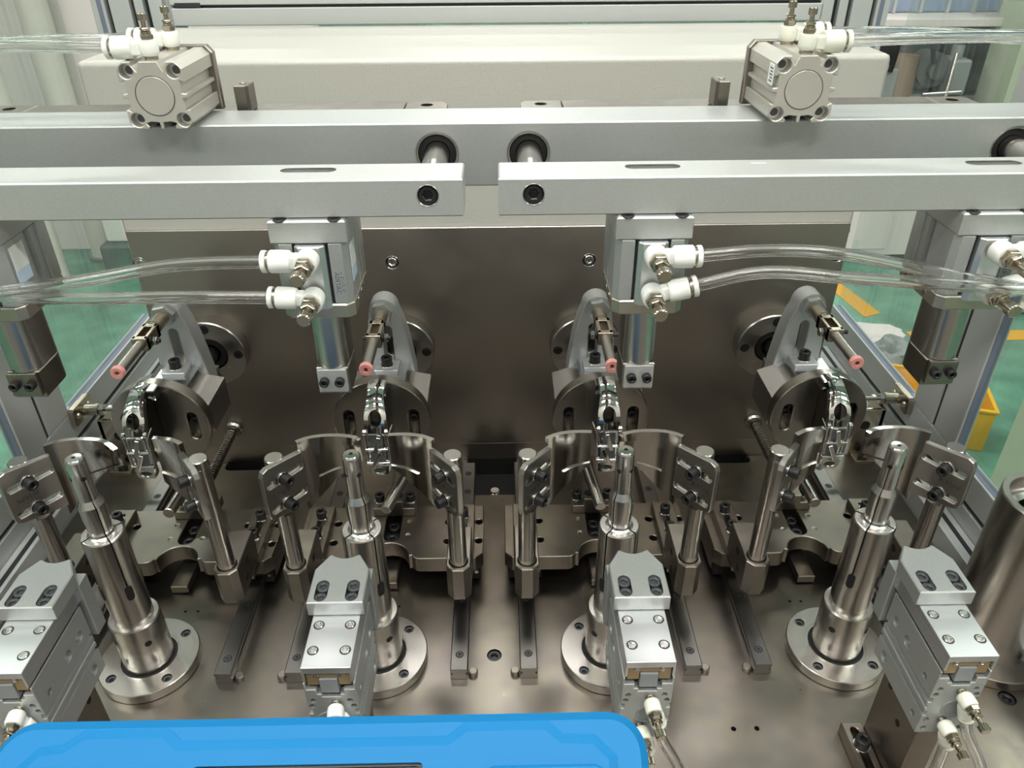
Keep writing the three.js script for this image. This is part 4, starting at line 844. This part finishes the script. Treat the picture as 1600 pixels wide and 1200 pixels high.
// ------------------------------------------------------------------ blue framed panel in front
{
  const B0 = new THREE.Vector3(-62.6, 184.6, 160.2), slope = 26 * Math.PI / 180;
  const t = thing('blue_panel', 'bright blue moulded frame with a dark recessed screen in the foreground', 'panel', [-62, 0.2, 230]);
  const mtx = new THREE.Matrix4().makeRotationX(slope); // local x right, y up from face, z toward the operator
  const place = g => { g.applyMatrix4(mtx); g.translate(B0.x, B0.y, B0.z); return g; };
  const HW = 125, D = 150, H = 26;
  const rr = (x0, x1, z0, z1, r) => rrect(x0, x1, z0, z1, r, 8);
  // outer shell, raised field, recess
  const outer = rr(-HW, HW, 0, D, 15), open = rr(-50, 43, 13.6, 128, 5);
  part(t, 'frame', place(extY(outer, [open], -H, 0, 3.2, 0.7)), M.blue);
  const tm = [[-107, 9.5], [-98, 8.5], [-91, 3.6], [-59, 3.6], [-53, 8], [48, 8], [55, 3.2], [87, 3.2], [93, 8], [105, 8.4], [113, 16], [113, 133], [106, 140], [-106, 140], [-114, 133], [-114, 17]];
  { const g = new THREE.ExtrudeGeometry(shapeOf(tm.map(p => [p[0], -p[1]]), [open.map(p => [p[0], -p[1]])]), { depth: 0.5, bevelEnabled: true, bevelThickness: 1.5, bevelSize: 3.6, bevelOffset: -3.6, bevelSegments: 1 });
    part(t, 'raised_field', place(toCreasedNormals(g, 0.3).rotateX(-Math.PI / 2).translate(0, -0.3, 0)), M.blue); }
  part(t, 'screen_frame', place(extY(rr(-49.8, 42.8, 13.8, 127.8, 4.8), [rr(-46, 39, 17, 124, 3)], -14, -5, 0.8, 0.5)), M.greyDark);
  part(t, 'screen', place(box(-48, 41, -14.5, -8, 15.4, 126, 0)), M.screen, 'dark glossy screen');
  part(t, 'side_ledge', place(extY(rr(62, 108, 19, 120, 5), [], 2, 4.2, 1.2, 0.4)), M.blue);
  part(t, 'back_shell', place(box(-HW + 14, HW - 14, -H - 22, -H - 0.2, 12, D - 12, 3)), M.greyDark);
  part(t, 'support_arm', [box(-82, -42, 0.2, 132, 190, 232, 3), box(-112, -12, 0.2, 8, 170, 300, 2)], M.greyDark);
}
solo('front_table', 'dark grey table top in front of the base plate carrying the blue panel', 'table', box(-377, 377, -20, 0, 192.5, 720, 2), M.deck, [0, -20, 450]);

// ------------------------------------------------------------------ surroundings in the hall
{
  const t = thing('yellow_bin', 'yellow plastic storage bin standing on the green floor at the right', 'bin', [1227, FL, -1472]);
  const w = 135, d = 95, H = 126, mt = new THREE.Matrix4().makeRotationY(-0.30).setPosition(1227, 0, -1472);
  const B = (...a) => box(...a).applyMatrix4(mt);
  part(t, 'wall', [B(-w, -w + 5, FL + 6, FL + H, -d, d, 1), B(w - 5, w, FL + 6, FL + H, -d, d, 1), B(-w + 4, w - 4, FL + 6, FL + H, d - 5, d, 1), B(-w + 4, w - 4, FL + 6, FL + H, -d, -d + 5, 1)], M.yellow);
  part(t, 'rim', [B(-w - 6, -w + 5, FL + H, FL + H + 8, -d - 6, d + 6, 2), B(w - 5, w + 6, FL + H, FL + H + 8, -d - 6, d + 6, 2), B(-w, w, FL + H, FL + H + 8, d - 5, d + 6, 2), B(-w, w, FL + H, FL + H + 8, -d - 6, -d + 5, 2)], M.yellow);
  part(t, 'bottom', B(-w, w, FL + 1, FL + 7, -d, d, 1), M.yellow);
}
struct('trim_1', box(1430, 3600, FL + 0.2, FL + 2, -2035, -1965, 0), M.tape, 'yellow floor marking line at the right');
struct('trim_2', extY([[1290, -2420], [1350, -2450], [1400, -2180], [1330, -2150]].reverse(), [], FL + 0.2, FL + 2, 0), M.tape, 'short yellow floor marking on the right');
function blob(cx, cy, cz, rx, ry, rz, sd, amp = 0.18) {
  const g = new THREE.IcosahedronGeometry(1, 4), p = g.attributes.position;
  for (let i = 0; i < p.count; i++) {
    const x = p.getX(i), y = p.getY(i), z = p.getZ(i);
    const n = 1 + amp * (Math.sin(x * 5 + sd) * Math.sin(y * 6 + sd * 2) + 0.5 * Math.sin(z * 11 + sd + x * 7) * Math.sin(y * 13));
    p.setXYZ(i, cx + rx * x * n, Math.max(FL + 1, cy + ry * y * n), cz + rz * z * n);
  }
  g.deleteAttribute('normal'); g.deleteAttribute('uv');
  return toCreasedNormals(g, 0.5);
}
solo('wrapped_bundle', 'crumpled white plastic wrapped bundle on the green floor at the right', 'bundle', blob(1950, FL + 70, -2260, 190, 120, 130, 1), M.wallWhite, [1950, FL, -2260]);
solo('wrapped_bundle', 'dark grey wrapped bundle on the floor behind the yellow bin', 'bundle', blob(1285, FL + 30, -1830, 70, 60, 70, 4), M.greyMid, [1285, FL, -1830]);
solo('packing_sheet', 'pale torn packing sheet lying on the floor beyond the right rail', 'sheet', blob(1270, FL + 8, -2010, 130, 22, 75, 7), M.wallWhite, [1270, FL, -2010]);
solo('dark_bag', 'dark bag on the floor at the right end of the yellow marking', 'bag', blob(2080, FL + 40, -1900, 90, 70, 70, 9), M.greyDark, [2080, FL, -1900]);
{
  const t = thing('pale_cabinet', 'pale green machine cabinet standing on the floor at the right frame edge', 'cabinet', [1355, FL, -850]);
  part(t, 'body', box(1047, 1700, FL + 40, FL + 620, -930, -760, 4), M.greenPale);
  part(t, 'plinth', box(1055, 1690, FL + 0.5, FL + 40, -920, -770, 2), M.greyMid);
  part(t, 'door_gap', box(1085, 1088, FL + 80, FL + 600, -760.4, -759.4, 0), M.greyDark);
}
// machine seen through the right window behind the beam
{
  const t = thing('workbench_machine', 'grey machine with clamps and shafts on a white base, beyond the right beam end', 'machine', [1800, FL, -2780]);
  const Z = -2780, T = FL + 560;
  part(t, 'base', box(1180, 2500, FL + 30, T, -3300, -2650, 5), M.wallWhite);
  part(t, 'plinth', box(1200, 2480, FL + 0.5, FL + 30, -3280, -2670, 2), M.greyDark);
  part(t, 'base_door', box(1240, 1600, FL + 60, T - 40, -2650, -2644, 2), M.wallWhite);
  part(t, 'bed', box(1190, 2300, T, T + 46, -3100, -2660, 3), M.greyDark);
  part(t, 'copper_column', cyl(52, 44, [1560, T + 46, Z], [1560, T + 230, Z], 28), M.copper);
  part(t, 'chuck', [cyl(62, 62, [1660, T + 180, Z - 70], [1660, T + 180, Z + 30], 36), cyl(30, 30, [1660, T + 180, Z + 30], [1660, T + 180, Z + 60], 28)], M.greyDark);
  part(t, 'clamp', [box(1716, 1790, T + 90, T + 220, Z - 60, Z + 60, 12), cyl(22, 22, [1750, T + 220, Z], [1750, T + 262, Z], 24)], M.greyMid);
  part(t, 'fixture', [box(1470, 1520, T + 46, T + 190, Z - 40, Z + 50, 8), box(1590, 1800, T + 46, T + 88, Z - 60, Z + 80, 6)], M.greyMid);
  part(t, 'guide_rod', [cyl(9, 9, [1700, T + 46, Z + 90], [1728, T + 240, Z + 40], 18), cyl(7, 7, [1620, T + 100, Z + 70], [1760, T + 110, Z + 80], 16)], M.bright);
  part(t, 'hose', tubeG([[1480, T + 180, Z + 60], [1500, T + 290, Z + 70], [1590, T + 300, Z + 70], [1640, T + 210, Z + 60]], 9), M.blackMatt);
  part(t, 'copper_arm', box(1390, 1640, T + 240, T + 300, Z - 200, Z - 100, 14), M.copper);
  part(t, 'rear_plate', box(1380, 2350, T + 46, T + 320, Z - 300, Z - 280, 4), M.greyDark);
  part(t, 'upper_shelf', box(1420, 2350, T + 322, T + 352, Z - 200, Z - 20, 4), M.wallWhite);
  part(t, 'side_guard', box(1900, 2010, T - 60, T + 620, Z - 60, Z + 140, 4), M.greenPale);
  part(t, 'guard_edge', box(2012, 2024, T - 60, T + 620, Z - 60, Z + 144, 2), M.black);
  for (let k = 0; k < 6; k++) part(t, 'window_bar', box(1440 + k * 105, 1452 + k * 105, T + 354, T + 900, Z - 190, Z - 170, 2), M.frame);
  part(t, 'window_sheet', box(1390, 2350, T + 353, T + 900, Z - 230, Z - 220, 0), M.glassBlue);
}
for (const [x, z, r, lab] of [[-1775, -2560, 38, 'slim cream pipe standing on the floor behind the left hoses'], [-1700, -2820, 55, 'thick pale pinkish pipe standing close to the white partition']]) {
  const t = thing('standing_pipe', lab, 'pipe', [x, FL, z]);
  part(t, 'pipe', cyl(r, r, [x, FL + 10, z], [x, 1500, z], 36), M.pinkPale);
  part(t, 'foot', lathe([[0, 0.5], [r + 14, 0.5], [r + 14, 10], [r, 11], [0, 11]], [x, FL, z], [0, 1, 0], 36), M.greyMid);
}
{
  const t = thing('floor_machine', 'dark teal machine foot with pale hood standing behind the left window', 'machine', [-1480, FL, -2700]);
  part(t, 'foot', box(-1610, -1330, FL + 0.5, FL + 130, -2850, -2600, 14), M.greyDark);
  part(t, 'hood', box(-1590, -1350, FL + 130, FL + 420, -2840, -2640, 10), M.wallWhite);
}

// repeats of a kind carry one group phrase
const GROUPS = { linear_rail: 'linear guide rails on the base plate', slide_plate: 'slide plates on the rails', stop_block: 'stop blocks behind the slide plates', threaded_rod: 'threaded rods from the back panel', stop_rod: 'round stop rods below the discs', tongue_bar: 'tongue bars in the plate notches', post_bracket: 'pin post brackets on the slide plates', jaw_arm: 'curved jaws on the pin posts', collet_post: 'collet posts on the base plate', slide_cylinder: 'slide cylinders in the front row', slide_stand: 'stands under the slide cylinders', hub_flange: 'bearing flanges on the steel panel', swing_lever: 'levers in front of the steel panel', turning_disc: 'turning discs', chrome_clasp: 'chrome clasps on the discs', press_cylinder: 'press cylinders under the front bars', compact_cylinder: 'compact cylinders on the rear beam', air_tube: 'clear air hoses', guide_shaft: 'guide shafts between the beams', front_bar: 'front bars', side_rail: 'side rails', side_post: 'side posts', clear_pane: 'acrylic window panes', plunger_latch: 'plunger latches', latch_bracket: 'latch brackets', strip_plate: 'strip plates behind the beam', stop_nut: 'stop blocks on the strip plates', frame_upright: 'uprights behind the box', standing_pipe: 'pipes behind the left window', wrapped_bundle: 'bundles on the floor' };
for (const o of scene.children) { const k = o.name.replace(/_\d+$/, ''); if (GROUPS[k] && !o.userData.group) o.userData.group = GROUPS[k]; }

renderer.render(scene, camera);
